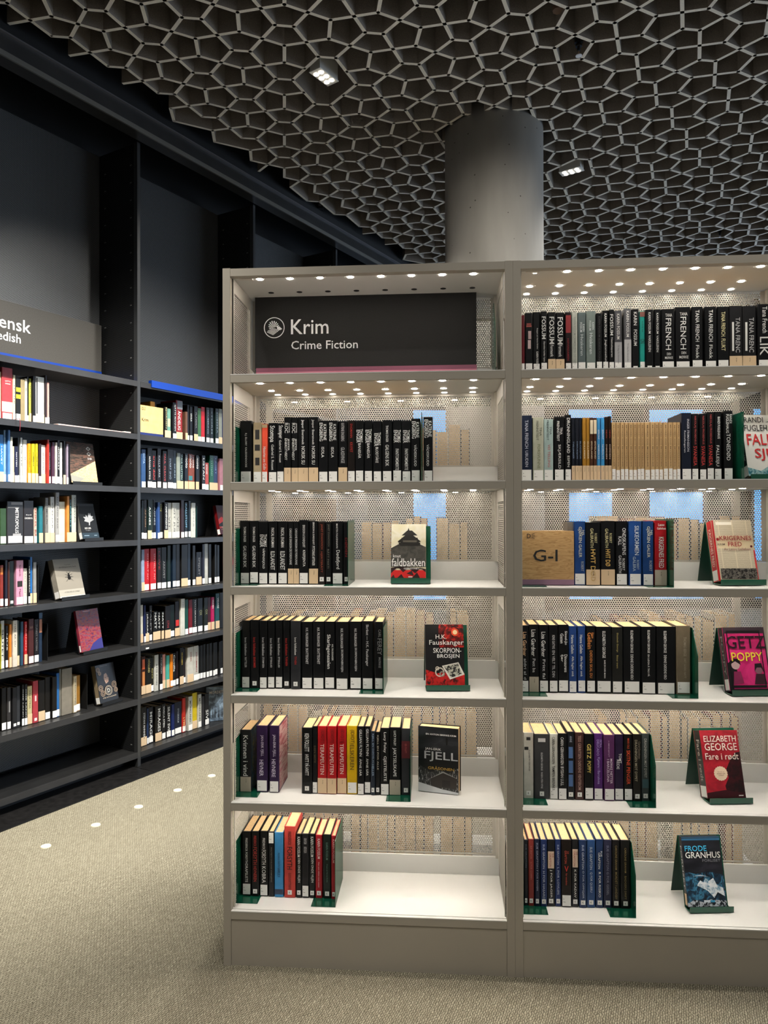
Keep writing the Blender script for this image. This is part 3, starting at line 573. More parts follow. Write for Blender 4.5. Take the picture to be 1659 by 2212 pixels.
(13532,134,185,'#c3a273','w','slim',[('MORD OG MYSTERIER','#5a4028',177,44,0.5,0.22)]),
(13672,129,185,'#c3a273','w','slim',[('MORD OG MYSTERIER','#5a4028',177,44,0.5,0.22)]),
(13807,119,185,'#c3a273','w','slim',[('MORD OG MYSTERIER','#5a4028',177,44,0.5,0.22)]),
(13932,144,185,'#c3a273','w','slim',[('MORD OG MYSTERIER','#5a4028',177,44,0.5,0.22)]),
(14082,134,185,'#c3a273','w','slim',[('MORD OG MYSTERIER','#5a4028',177,44,0.5,0.22)]),
(14222,119,185,'#c3a273','w','slim',[('MORD OG MYSTERIER','#5a4028',176,44,0.5,0.22)]),
(14346,114,185,'#c3a273','w','slim',[('MORD OG MYSTERIER','#5a4028',176,43,0.5,0.22)]),
(14486,308,214,'#141a2a','w','Rottefangeren',[('INGER FRIMANSSON','#d0d0d8',194,92,0.65,0.22),('Rottefangeren','#d0d0d8',158,89,0.3,0.22)]),
(14804,209,211,'#0a0b0d','w','SVANESA',[('NIKOLAJ FROBENIUS','#b04a48',204,114,0.5,0.36),('SVANESA','#c83c38',109,47,0.5,0.5)]),
(15048,213,211,'#0a0b0d','w','SVANESA',[('NIKOLAJ FROBENIUS','#b04a48',204,114,0.5,0.36),('SVANESA','#c83c38',109,47,0.5,0.5)]),
(15276,218,216,'#0a0b0d','w','SVANESA',[('NIKOLAJ FROBENIUS','#b04a48',208,117,0.5,0.36),('SVANESA','#c83c38',112,47,0.5,0.5)]),
(15509,227,217,'#0a0b0d','w','FALLESJU',[('RANDI FUGLEHAUG','#e4e4e0',201,132,0.6,0.34),('FALLESJU','#e4e4e0',111,45,0.4,0.5)]),
(15781,281,219,'#0a0b0d','w','TONEDØD',[('RANDI','#e4e4e0',208,180,0.75,0.26),('FUGLEHAUG','#e4e4e0',208,149,0.4,0.3),('TONEDØD','#e4e4e0',147,63,0.5,0.42)]),
]),
('R3','W',1.195,'Gal',[
(11143,355,203,'#1c3f78','w','GJØKEN GALER',[('NIL','#c8c8b8',175,157,0.8,0.2),('GJØKEN GALER','#c8c8b8',186,88,0.5,0.36),('ROBERT','#a8b0b8',75,44,0.72,0.24)]),
(11505,439,200,'#0a0b0d','b','HVIT DØD',[('ROBERT','#c8c090',165,134,0.7,0.18),('GALBRAITH','#c8c090',181,119,0.42,0.22),('HVIT DØD','#e0b868',114,13,0.5,0.34)]),
(11979,439,204,'#0a0b0d','b','HVIT DØD',[('ROBERT','#c8c090',165,134,0.7,0.18),('GALBRAITH','#c8c090',180,119,0.42,0.22),('HVIT DØ','#e0b868',114,60,0.5,0.34)]),
(12448,362,203,'#0a0b0d','w','ONDSKAPENS KALL',[('ONDSKAPENS','#d8d8d8',182,96,0.7,0.3),('KALL','#d8d8d8',155,127,0.35,0.3),('ROBERT','#d8d8d8',85,47,0.65,0.22),('GALBRAITH','#d8d8d8',95,39,0.35,0.24)]),
(12846,391,203,'#1e4480','w','SILKEORMEN',[('SILKEORMEN','#c8d0d8',189,96,0.62,0.34),('ROBERT','#a8b8c8',80,50,0.7,0.18),('GALBRA','#a8b8c8',91,45,0.42,0.24)]),
(13272,340,203,'#173c70','w','GJØKEN GALER',[('NIL','#c8c8b8',175,157,0.8,0.2),('GJØKEN GALER','#c8c8b8',187,88,0.5,0.36),('ROBERT','#a8b0b8',78,45,0.72,0.24)]),
(13648,380,205,'#a0181f','g','KRIGERNES FRED',[('Lasse','#e4e4e0',196,188,0.55,0.5,1),('Gallefoss','#e4e4e0',184,177,0.55,0.7,1),('KRIGERNES FRED','#e4e4e0',153,55,0.55,0.4)]),
]),
('R4','W',0.852,'Geo',[
(9463,230,213,'#0a0b0d','w','',[('Lisa Gardner','#e0b890',192,115,0.45,0.5),('aldri al d','#c0c0c0',107,40,0.5,0.34)]),
(9704,307,216,'#0a0b0d','g','',[('Lisa Gardner','#e4e4e0',200,115,0.45,0.44),('Pett ba','#c0c0c0',107,63,0.5,0.3)]),
(10026,291,215,'#0a0b0d','w','',[('Lisa Gardner','#e4e4e0',193,113,0.45,0.44),('Fritt fal','#d0d0d0',105,43,0.5,0.3)]),
(10332,280,215,'#0a0b0d','w','',[('KINE GATVIG','#c0c0c0',183,139,0.5,0.3),('EN VELT TIL DIN','#c0c0c0',134,49,0.5,0.3)]),
(10623,331,216,'#0a0b0d','w','Dinosaurens fjær',[('Sissel-Jo','#e4e4e0',196,152,0.72,0.3),('Gazan','#e4e4e0',188,157,0.35,0.3),('Dinosaurens','#e4e4e0',121,65,0.72,0.3),('fjær','#e4e4e0',121,98,0.35,0.3)]),
(10963,244,212,'#203d74','w','Alle fugler små',[('Hanne Gellein','#e4e4e0',183,124,0.45,0.36),('Alle fugler små','#e4e4e0',116,52,0.45,0.36)]),
(11237,248,212,'#203d74','w','Alle fugler små',[('Hanne Gellein','#e4e4e0',184,125,0.45,0.36),('Alle fugler små','#e4e4e0',117,52,0.45,0.36)]),
(11511,278,213,'#0a0b0d','w','orange lettered',[('Hanne','#d88a48',192,174,0.7,0.3),('Gellein','#d88a48',192,140,0.35,0.5),('DØDEN SKAL DU','#d88a48',135,48,0.5,0.3)]),
(11814,479,211,'#0a0b0d','w','BARE EN DØD MANN',[('ELIZABETH GEORGE','#e4e4e0',197,112,0.5,0.2),('BARE EN DØD MANN','#e4e4e0',105,48,0.55,0.1)]),
(12304,332,210,'#1c1c1a','w','',[('Elizabeth George','#a89a60',192,131,0.5,0.2),('Bitter tvers','#a89a60',121,80,0.5,0.16)]),
(12656,532,212,'#0a0b0d','w','DENNE DØDENS KROPP',[('ELIZABETH GEORGE','#e4e4e0',200,129,0.5,0.15),('DENNE DØDENS KRO','#e4e4e0',124,44,0.5,0.16)]),
(13223,450,212,'#0a0b0d','w','EN LØGN Å TRO PÅ',[('ELIZABETH GEORGE','#e4e4e0',201,129,0.5,0.16),('EN LØGN Å TRO PÅ','#e4e4e0',124,55,0.5,0.15)]),
(13688,593,213,'#0a0b0d','w','DENNE DØDENS KROPP',[('ELIZABETH GEORGE','#e4e4e0',199,130,0.45,0.14),('DENNE DØDENS KRO','#e4e4e0',123,46,0.45,0.14)]),
(14297,437,216,'#6d6250','w','brown',[('THOMAS BERGE','#9a9080',181,120,0.6,0.2),('DET GODE NATT','#9a9080',113,51,0.6,0.14)]),
]),
('R5','W',0.512,'Ger',[
(9513,322,209,'#c2c0b6','k','black hand prints',[('ELIZABETH GEORGE','#303030',154,87,0.6,0.14),('*','#202020',195,185,0.5,0.4),('*','#202020',164,154,0.3,0.4)]),
(9855,475,206,'#38393b','k','',[('ELIZABETH GEORGE','#d0d0d0',147,90,0.5,0.12),('INGEN UTEN VITNE','#d0d0d0',85,33,0.5,0.12),('*','#c8c8c8',193,181,0.5,0.5)]),
(10345,255,207,'#c4c5bd','w','TAMPEN BRENNER',[('CARIN GERHARDSEN','#222222',198,112,0.45,0.34),('TAMPEN BRENNER','#222222',106,27,0.45,0.34)]),
(10606,274,210,'#0a0b0d','w','BYSSAN LULL',[('CARIN GERHARDSEN','#e4e4e0',198,110,0.45,0.34),('BYSSAN LULL','#e4e4e0',105,44,0.45,0.34)]),
(10895,223,215,'#14161c','k','blue ornamented',[('*','#4a6a9a',167,131,0.5,0.6),('*','#4a6a9a',123,84,0.5,0.6),('*','#4a6a9a',79,41,0.5,0.6),('ANNE','#a0a8b8',202,182,0.5,0.3)]),
(11143,279,213,'#3e2624','k','DØDENS VENTEROM',[('TESS GERRITSEN','#b89a90',204,129,0.5,0.32),('DØDENS VENTEROM','#b89a90',124,31,0.5,0.32)]),
(11437,273,210,'#0a0b0d','w','yellow lettered',[('GETZ','#e0c86a',178,132,0.5,0.46),('POPPY','#e0c86a',124,86,0.5,0.42)]),
(11735,283,210,'#4d2468','w','Barcelona',[('PETRA','#b0a0d8',191,166,0.75,0.2),('DELICADO','#b0a0d8',191,140,0.45,0.26),('Kjøtere i Barcelona','#b0a0d8',135,50,0.5,0.36)]),
(12043,327,208,'#512a54','w','MØRKE NETTER',[('A. GIMENEZ-BARTLETT','#c0a0c0',190,138,0.45,0.12),('MØRKE NETTER','#e0d0e0',133,54,0.68,0.22),('I BARCELONA','#e0d0e0',131,59,0.38,0.22)]),
(12380,277,209,'#241834','w','TOMT REDE',[('TOMT','#e4e4e0',149,118,0.62,0.3),('REDE','#e4e4e0',129,99,0.38,0.3)]),
(12672,261,210,'#0a0b0d','w','SKITNE PENGER',[('MARI OLE','#c8502c',198,165,0.5,0.26),('SKITNE PENGER','#d8502c',160,52,0.5,0.42)]),
(12943,256,212,'#15130f','k','DRAGNINGEN MOT DYPET',[('Carol Goodman','#8a8070',189,135,0.75,0.24),('DRAGNINGEN MOT DYPET','#b0a890',194,63,0.35,0.3)]),
(13219,240,213,'#3c4444','k','DRAGNINGEN MOT DYPET',[('DRAGNINGEN MOT DYPET','#b8b8b0',197,74,0.5,0.34),('*','#3a5a60',69,41,0.5,0.8)]),
]),
('R6','W',0.170,'Gra',[
(9526,113,209,'#10141e','k','',[('SUE GRAFTON','#707888',196,121,0.5,0.3)]),
(9654,179,212,'#823430','k','',[('SUE GRAFTON','#b07068',191,150,0.5,0.3),('G FOR GAMMA','#b07068',140,83,0.5,0.26)]),
(9853,158,213,'#151d35','k','',[('SUE GRAFTON','#a8b0c0',202,120,0.5,0.3),('F FOR FAVØR','#a8b0c0',115,48,0.5,0.3)]),
(10037,204,212,'#1d2e5a','k','FOR HASARD',[('SUE GRAFTON','#b8c0d0',198,120,0.5,0.3),('H FOR HASARD','#b8c0d0',113,23,0.5,0.32)]),
(10251,244,211,'#17181c','k','cream panelled',[('*','#d0b9a5',174,120,0.5,0.8),('SUE','#a05048',168,155,0.75,0.24),('GRAFTON','#a05048',168,124,0.4,0.24),('J FOR JAGER','#e4e4e0',116,26,0.5,0.3)]),
(10506,183,212,'#1d2e5a','k','FOR LOVLØS',[('SUE GRAFTON','#b8c0d0',196,132,0.5,0.3),('L FOR LOVLØS','#b8c0d0',124,37,0.5,0.32)]),
(10699,315,213,'#16100f','w','red V',[('SUE','#b04838',177,169,0.65,0.16),('GRAFTON','#b04838',179,138,0.42,0.22),('V','#c03028',130,112,0.5,0.4,1),('for vendetta','#b04838',107,69,0.5,0.18)]),
(11029,213,213,'#17181c','k','cream panelled',[('*','#d0b9a5',183,125,0.5,0.8),('SUE','#a05048',175,165,0.75,0.24),('GRAFTON','#a05048',177,129,0.4,0.24),('K FOR KADAV','#e4e4e0',118,29,0.5,0.3)]),
(11257,228,214,'#1c3054','k','FOR OPPGJØR',[('SUE GRAFTON','#b8c0d0',199,122,0.5,0.3),('O FOR OPPGJØR','#b8c0d0',117,29,0.5,0.3)]),
(11499,263,214,'#254470','k','FOR QUERULANT',[('SUE GRAFTON','#b8c0d0',192,120,0.5,0.3),('Q FOR QUERU','#b8c0d0',112,48,0.5,0.3)]),
(11782,232,216,'#1c3054','k','FOR RISIKO',[('SUE','#e4e4e0',180,162,0.75,0.2),('GRAFTON','#e4e4e0',175,123,0.45,0.28),('R FOR RISIKO','#e4e4e0',113,33,0.5,0.3)]),
(12029,247,215,'#24263c','k','',[('SUE GRAFTON','#7a7c8c',198,119,0.5,0.28),('G FOR GISSEL','#7a7c8c',114,40,0.5,0.28)]),
(12296,231,216,'#121113','k','',[('CAROLINE GRAHAM','#8a7a50',199,122,0.5,0.28),('MORDET I LANDSBY','#8a7a50',115,28,0.5,0.3)]),
(12553,296,216,'#0f0f10','k','',[('CAROLINE GRAHAM','#8a7a50',192,113,0.5,0.2),('BADGERS DRIFT','#8a7a50',103,29,0.5,0.2)]),
]),
('N1','N',1.885,'Åke',[
(192,301,231,'#cfc49a','w','',[]),
(506,555,255,'#a33a40','s','wide red',[('LOTTA','#e4e4e0',194,187,0.55,0.5,1),('SVENSK','#e4e4e0',181,175,0.55,0.5,1),('*','#cfc8b8',90,41,0.5,1.0)]),
(1074,122,225,'#cfc8a8','w','',[('TEATER','#333333',181,82,0.5,0.4)]),
(1204,254,212,'#161616','w','black and yellow',[('*','#e0d020',167,146,0.5,0.95),('*','#e0d020',133,113,0.5,0.95)]),
(1467,231,212,'#8a7c5c','n','',[]),
(1707,143,219,'#d4cdb8','w','',[('UMEÅ','#333333',182,140,0.5,0.4)]),
(1859,108,231,'#16161a','w','',[]),
(1976,100,223,'#b8bc50','b','',[('MALMÖ','#333333',186,110,0.5,0.3)]),
(2085,164,236,'#141418','w','',[]),
(2263,477,238,'#d8d8d0','b','wide white',[('*','#222222',231,40,0.14,0.14)]),
(2759,122,251,'#2a2022','w','',[]),
(2887,121,216,'#c09088','w','',[]),
]),
('N2','N',1.585,'Ber',[
(218,216,229,'#2a5a90','b','',[]),
(443,209,229,'#2874b4','b','bright blue',[('HAVET','#e4e4e0',175,83,0.5,0.3)]),
(661,119,252,'#8ab0d0','w','',[]),
(789,111,253,'#4a7ab0','w','',[]),
(908,120,221,'#d0cdb8','w','',[]),
(1038,112,177,'#cfc49a','b','',[]),
(1164,193,178,'#181c38','w','',[('NATTEN','#e4e4e0',149,79,0.5,0.26)]),
(1366,99,222,'#101014','w','',[]),
(1475,114,223,'#c8ccca','w','',[('DIKTER','#222222',182,80,0.5,0.4)]),
(1632,202,214,'#d4d2c8','n','white',[('SAMLADE','#555555',153,63,0.5,0.2)]),
(1848,165,197,'#d8901a','b','orange',[('LYCKAN','#6a4008',163,82,0.5,0.3)]),
(2052,181,198,'#b4a81a','b','yellow',[('SOMMAR','#4a4408',156,83,0.5,0.3)]),
(2253,143,200,'#b4a81a','b','yellow',[('SOMMAR','#4a4408',157,84,0.5,0.3)]),
(2420,159,200,'#2c2022','w','',[]),
(2605,267,196,'#d6cfc6','b','white',[('ARVET EFTER','#333333',160,68,0.5,0.3)]),
(2881,122,225,'#a82c20','n','red',[]),
(3034,148,213,'#121216','w','',[('SKUGGA','#888888',162,70,0.5,0.3)]),
(3192,170,215,'#44283a','w','',[]),
(3373,114,215,'#d0ccc2','w','',[]),
(3529,152,228,'#101014','w','',[('MÖRKRET','#e4e4e0',194,73,0.5,0.4)]),
(3696,142,218,'#cfd2cc','w','',[]),
(3876,138,226,'#121216','b','',[]),
(4024,107,212,'#8a8090','w','',[]),
(4142,86,208,'#121216','n','',[]),
]),
('N3','N',1.285,'Dah',[
(40,380,179,'#203050','w','',[]),
(429,323,173,'#2c4628','w','wide green',[]),
(770,861,207,'#2c2c2e','w','marbled',[('METROPOLIS','#e4e4e0',175,52,0.6,0.2),('*','#8a8a8c',204,191,0.6,0.7),('*','#6a6a6c',180,176,0.4,0.7),('*','#a0a0a2',50,39,0.6,0.5)]),
(1660,547,212,'#252224','w','OKSEBOL',[('Kerd','#e4e4e0',144,139,0.5,0.5,1),('OKSEBOL','#e4e4e0',129,121,0.5,0.8,1)]),
(2237,163,178,'#bfae9e','s','',[('ENKEL BAR','#8a2018',172,9,0.5,0.5)]),
(2489,215,186,'#1f6a74','b','teal',[]),
(2789,182,228,'#70706c','b','',[('NAMNLÖS','#222222',204,94,0.5,0.4)]),
(2987,112,190,'#b8b6ae','b','',[]),
(3114,242,234,'#c8c8c2','b','white',[('STENAR','#666666',204,70,0.5,0.24)]),
(3372,218,257,'#9a9a98','w','tall grey',[('EN LÅNG RESA','#333333',233,70,0.5,0.3)]),
(3601,406,210,'#cfcab4','n','cream',[]),
(4023,150,239,'#c8823a','b','orange',[]),
(4189,145,222,'#10282c','b','',[('SPÅRET','#70a8a8',206,73,0.5,0.4)]),
(4356,288,246,'#b4b8ae','b','',[('VINTERVÄG','#444444',235,102,0.7,0.3)]),
]),
('N4','N',0.985,'Gre',[
(129,291,207,'#302428','w','',[]),
(434,181,199,'#7e2a20','w','red brown',[('*','#c07030',188,154,0.5,0.7)]),
(651,151,222,'#1c1a28','w','',[]),
(811,101,213,'#4a241c','n','',[]),
(927,251,216,'#182420','k','',[]),
(1205,387,218,'#cc8fa8','w','pink',[('Sjungande','#5a2a3a',196,139,0.5,0.24),('*','#2a2420',117,88,0.5,0.7),('Fågel','#5a2a3a',77,41,0.5,0.24)]),
(1640,216,176,'#cfcabc','w','',[('LÄRLINGEN','#444444',163,56,0.5,0.24)]),
(1863,120,218,'#101014','w','',[('TVÅ SYSTRAR','#e4e4e0',189,54,0.5,0.4)]),
(1992,132,231,'#2068ac','b','blue',[]),
(2138,182,204,'#8a8a88','b','grey',[]),
]),
('N5','N',0.685,'Jan',[
(161,272,237,'#303030','w','',[]),
(443,38,217,'#b8b030','n','yellow',[]),
(490,190,231,'#c8c8c0','w','',[('SLUTET','#333333',188,52,0.5,0.5)]),
(704,139,204,'#121214','w','',[('LJUS','#e4e4e0',167,85,0.5,0.4)]),
(872,126,209,'#cc7a28','b','orange',[]),
(1026,249,226,'#cfc8b8','n','cream',[('HÄR ÄR DU','#555555',208,98,0.5,0.3)]),
(1290,138,222,'#30382c','b','',[]),
(1468,139,215,'#2c4a60','n','dusty blue',[]),
(1697,161,212,'#b42024','b','red',[('BARNEN','#e8b0a8',196,70,0.5,0.3)]),
(1864,289,223,'#44201f','w','maroon',[('SAGER','#9a7a70',187,176,0.5,0.6,1)]),
(2188,263,217,'#161214','w','',[('TUNGT VATTEN','#777777',193,61,0.5,0.3)]),
(2472,188,248,'#1d2c40','n','tall blue topped',[('*','#3a5a7a',247,219,0.5,1.0),('*','#a06a50',214,147,0.5,0.8)]),
]),
('N6','N',0.385,'Lin',[
(537,248,205,'#14120f','w','',[]),
(804,207,203,'#302e2e','w','grey streaked',[('*','#8a8a88',136,82,0.6,0.3)]),
(1045,239,198,'#1e1e20','k','',[]),
(1299,207,200,'#303236','k','',[]),
(1527,130,203,'#0e0e10','w','',[('ÖDE LAND','#e4e4e0',182,43,0.5,0.3)]),
(1676,156,202,'#0e0e10','w','',[('ÖDE LAND','#e4e4e0',179,39,0.5,0.3)]),
(1847,254,188,'#beb488','b','olive cream',[('VALKYRIA','#5a4a30',170,76,0.5,0.3)]),
(2136,298,209,'#ac3c44','k','red',[('*','#e0c0c0',135,107,0.5,0.3)]),
(2445,361,205,'#15120f','b','',[]),
(2827,308,214,'#15120f','w','',[]),
(3156,280,211,'#15120f','w','',[]),
(3447,185,224,'#2a66a4','w','blue',[]),
(3654,99,242,'#767670','n','',[]),
(3764,619,239,'#827c70','n','thick grey',[]),
(4411,199,191,'#b4a88c','w','',[('NORDANVIND','#333333',177,43,0.5,0.3)]),
(4639,270,189,'#8e6424','w','ochre',[]),
]),
('F1','F',1.885,'Kri',[
(10696,207,189,'#1b1b18','b','',[('BJÖRNEN','#c8c090',188,61,0.5,0.6)]),
(10937,300,184,'#6a9a8a','b','teal and cream',[('*','#c8b898',123,75,0.5,0.7)]),
(11321,325,225,'#121214','w','',[('SJÄTTE MANNEN','#e4e4e0',213,52,0.6,0.4)]),
(11661,547,244,'#8a1c1c','b','red spined',[('*','#8a9098',243,191,0.6,0.8),('ÅNDELIG','#e4e4e0',181,62,0.55,0.5)]),
(12389,184,181,'#6a4a3a','b','',[]),
(12588,163,227,'#16161a','w','',[]),
(12810,239,219,'#141418','w','',[('UGGLA','#e4e4e0',176,126,0.5,0.5)]),
(13124,333,224,'#141418','b','',[('FLAMMA','#888888',186,86,0.5,0.3)]),
(13488,307,218,'#3a6240','w','green',[]),
(13810,326,230,'#b81c28','w','red',[]),
(14214,331,231,'#141a1e','w','',[('SKUMRING','#8a9aa8',216,63,0.5,0.3)]),
(14592,311,233,'#10181c','w','',[('STORM','#7a8a90',214,66,0.5,0.3)]),
(14960,324,233,'#10201e','w','',[('DIMMA','#7a8a90',207,70,0.5,0.3)]),
(15324,320,236,'#7e8278','b','grey green',[]),
(15676,516,226,'#1a2c6a','b','blue',[]),
]),
('F2','F',1.585,'Mor',[
(8942,322,222,'#2c4a74','w','blue',[('GÖTA','#a8c0d8',201,140,0.6,0.5)]),
(9381,368,233,'#121418','w','',[('MÅNGA STEG','#e4e4e0',184,49,0.5,0.3)]),
(9775,347,222,'#121214','w','red lettered',[('arne dahl','#c84848',191,51,0.5,0.34)]),
(10149,311,236,'#14141a','w','',[('KALLA SPÅR','#a8b0b8',194,63,0.5,0.4)]),
(10500,343,224,'#121214','w','red lettered',[('PAUL CLEAVE','#b04848',207,43,0.5,0.34)]),
(10898,475,237,'#14161a','w','',[('SVART SNÖ','#8a98a8',183,56,0.5,0.3)]),
(11401,269,233,'#14202a','w','',[('SKREI','#8a98a8',154,68,0.5,0.3)]),
(11684,265,220,'#8a9288','b','grey green',[]),
(11971,304,217,'#10201e','b','',[('PAUL NATTEN','#a8c0b8',206,60,0.5,0.4)]),
(12348,294,221,'#10161e','b','moto',[('moto','#e4e4e0',209,132,0.5,0.5)]),
(12664,320,221,'#7a3a28','b','moto',[('moto','#e4e4e0',211,134,0.5,0.5),('*','#3a7a80',85,57,0.5,1.0)]),
(12999,241,218,'#7a3a28','b','moto',[('moto','#e4e4e0',202,136,0.5,0.5)]),
(13262,266,216,'#10141a','b','moto',[('moto','#e4e4e0',201,131,0.5,0.5)]),
(13551,184,211,'#181818','n','',[]),
(13758,325,219,'#141214','w','',[('LISTAN','#e4e4e0',202,67,0.5,0.4)]),
(14114,361,176,'#a84038','w','red and white',[('MÖRDARE','#e4e4e0',164,102,0.5,0.4)]),
(14499,382,225,'#12503e','b','green',[('TYSTNAD','#80a898',212,93,0.5,0.3)]),
(14913,404,226,'#1a2c50','b','navy',[('LJUSET','#8098c0',209,106,0.5,0.3)]),
(15358,744,210,'#a06a74','w','rosy',[]),
]),
('F3','F',1.285,'Nil',[
(8957,174,225,'#141c20','w','',[]),
(9150,240,228,'#16120f','w','',[('AFTON','#a08060',174,71,0.5,0.3)]),
(9416,289,230,'#10201c','b','',[('AGNES','#e4e4e0',189,81,0.5,0.4)]),
(9725,152,230,'#243028','w','',[]),
(9904,214,230,'#14181e','w','',[('AGNES','#a8b0b8',190,80,0.5,0.4)]),
(10138,175,216,'#2c4a80','w','blue',[]),
(10347,272,216,'#161616','w','olive lettered',[('ÖN','#8a8a40',206,164,0.5,0.6)]),
(10632,310,217,'#121216','b','',[('HAMNINGENS','#e4e4e0',206,58,0.5,0.4)]),
(10963,321,215,'#aeaea6','w','pale marbled',[('VIT','#555555',132,58,0.5,0.4)]),
(11305,346,215,'#b6b6ae','w','pale marbled',[('VIT JUL','#555555',186,25,0.5,0.4)]),
(11665,322,216,'#a2a29a','w','pale marbled',[('VIT','#555555',132,57,0.5,0.4)]),
(12016,268,232,'#2a1a1e','w','',[]),
(12379,257,219,'#10181e','w','blue lettered',[('KALLSTOFF','#7ab0d0',208,61,0.5,0.5)]),
(12651,208,228,'#101c24','w','',[]),
(12874,360,216,'#c4c6be','n','white',[('STILLA','#888888',165,66,0.5,0.3)]),
]),
('F4','F',0.985,'Per',[
(8922,218,240,'#8a9ab4','b','pale blue',[]),
(9153,384,242,'#b01820','w','bright red',[('EN HELT NY','#e0a0a0',214,60,0.7,0.2)]),
(9635,465,242,'#b01820','w','bright red',[('EN HELT NY','#e0a0a0',211,56,0.7,0.2)]),
(10134,310,246,'#1c1414','w','',[('LOVE','#8a2a2a',225,115,0.5,0.4)]),
(10478,411,247,'#121212','w','',[('ARKIVET','#888888',165,60,0.5,0.3)]),
(10959,272,256,'#10201e','w','',[]),
(11335,297,260,'#12202e','w','',[]),
(11675,308,261,'#1a1a1c','w','',[]),
(12019,539,257,'#141414','b','wide black',[]),
(12573,252,261,'#14202e','w','',[]),
(12966,263,249,'#161616','w','',[]),
(13251,472,206,'#14161c','b','',[('SPEJLET','#888888',172,61,0.5,0.3)]),
(13800,232,254,'#1c1c2a','w','',[]),
(14056,329,256,'#babab2','n','white',[]),
(14432,269,252,'#141414','w','',[]),
(14860,209,248,'#141414','w','',[]),
(15102,227,244,'#14181c','w','',[]),
]),
('F5','F',0.685,'Ras',[
(8906,192,219,'#c2c0b4','b','white',[]),
(9111,136,215,'#16204a','w','',[]),
(9253,260,174,'#141418','b','',[('JÄGARE','#e4e4e0',164,41,0.5,0.4)]),
(9599,218,207,'#141418','w','',[('TALET','#888888',191,57,0.5,0.4)]),
(9849,347,170,'#121212','b','',[('NATT','#e4e4e0',162,68,0.5,0.4)]),
(10216,216,164,'#121212','b','',[('NATT','#e4e4e0',158,64,0.5,0.5)]),
(10446,191,164,'#121212','b','',[('NATT','#e4e4e0',156,61,0.5,0.5)]),
(10678,442,194,'#141214','b','red lettered',[('1794','#8a2a30',104,62,0.5,0.4)]),
(11155,365,195,'#0f1c1a','w','',[]),
(11556,371,212,'#181418','b','red banded',[('*','#c02a24',99,62,0.5,0.7)]),
(11942,333,225,'#c6c6bc','n','white',[('NED','#999999',203,165,0.5,0.4)]),
(12318,293,216,'#12443a','w','green',[]),
(12648,312,212,'#6a101c','w','dark red',[]),
(12997,437,211,'#141416','w','',[('FJÄLLGRAVEN','#e4e4e0',203,43,0.6,0.24)]),
(13465,445,212,'#1a2026','w','',[('OX','#8a8a60',137,103,0.6,0.5)]),
(13949,366,212,'#161a16','w','',[('OX','#8a8a60',137,104,0.6,0.5)]),
(14346,268,210,'#3a141c','b','',[]),
(14639,279,209,'#a81a54','b','magenta',[('VREDEN','#e4e4e0',193,136,0.5,0.5)]),
(15079,357,228,'#1e4a50','b','teal',[('VIDARE','#e4e4e0',200,131,0.6,0.4)]),
(15469,528,230,'#141414','n','',[]),
]),
('F6','F',0.385,'Ste',[
(8915,309,219,'#3a1c12','b','orange marked',[('*','#c85a2c',203,146,0.5,0.6),('*','#c07a40',131,39,0.5,0.6)]),
(9243,404,205,'#12120f','b','',[('HÖGLUND','#b8b070',196,119,0.6,0.4)]),
(9667,225,200,'#16160f','w','',[('SJÖ','#a8a060',139,77,0.5,0.5)]),
(9912,314,212,'#bcbcb4','n','white',[('ATTE KOSKI','#333333',160,35,0.5,0.34)]),
(10260,250,212,'#141212','w','',[('REQUIEM','#888888',191,97,0.5,0.4)]),
(10537,301,204,'#c48a7c','b','pink',[]),
(10859,249,194,'#46a092','b','turquoise',[]),
(11123,217,198,'#d47a18','w','orange',[]),
(11368,276,199,'#121214','w','',[('Camilla','#e4e4e0',188,87,0.5,0.5)]),
(11665,193,206,'#1c1012','w','',[]),
(11886,310,225,'#121210','b','yellow lettered',[('GRÄNSEN','#b8a040',196,120,0.6,0.4)]),
(12218,233,213,'#1c1416','w','',[]),
(12488,503,217,'#bcbab0','b','white',[('DÖDEN','#883030',185,130,0.6,0.3)]),
(13014,445,218,'#b4b2aa','w','white',[('DRÖMMEN','#883030',177,55,0.6,0.3)]),
(13482,153,210,'#131313','w','',[]),
(13658,262,212,'#131313','w','',[]),
(13943,233,214,'#131313','w','',[]),
(14184,235,213,'#131313','w','',[]),
(14450,277,214,'#161616','w','',[]),
(14752,184,213,'#161616','w','',[]),
(14960,258,213,'#131313','w','',[]),
(15250,179,212,'#131313','n','',[]),
(15454,238,214,'#131313','w','',[]),
]),
('F7','F',0.085,'Öst',[
(8943,419,223,'#121110','b','',[('STEFAN AHNHEM','#e4e4e0',190,42,0.55,0.3)]),
(9401,131,208,'#1c3054','w','',[]),
(9558,343,210,'#14161e','w','',[('MIRAGE','#e4e4e0',182,27,0.5,0.5)]),
(9968,491,207,'#14120f','b','',[('MIRAGES','#e4e4e0',191,56,0.6,0.4)]),
(10499,301,208,'#121214','w','',[('VIVECA STEN','#e4e4e0',197,71,0.5,0.4)]),
(10841,368,194,'#121214','w','',[('SILENT SVIN','#e4e4e0',184,25,0.5,0.44)]),
(11223,239,192,'#142458','w','blue',[]),
(11546,587,195,'#141a2c','w','wide navy',[('STOCKHOLM','#a8b0b8',155,69,0.5,0.2)]),
(12155,277,209,'#b4281c','w','red',[('LYMA','#e8c080',90,25,0.5,0.5)]),
(12557,355,211,'#b8b8ae','w','grey white',[('MÖRKLAND','#222222',184,53,0.5,0.46)]),
(12957,406,224,'#c8b01c','b','yellow',[]),
(13385,297,208,'#b8b8ae','w','grey white',[('MÖRKLAND','#222222',183,39,0.5,0.46)]),
(13713,262,188,'#2a2a2c','n','',[]),
(14030,375,197,'#141418','w','',[('SIV','#e4e4e0',95,34,0.5,0.6)]),
]),]
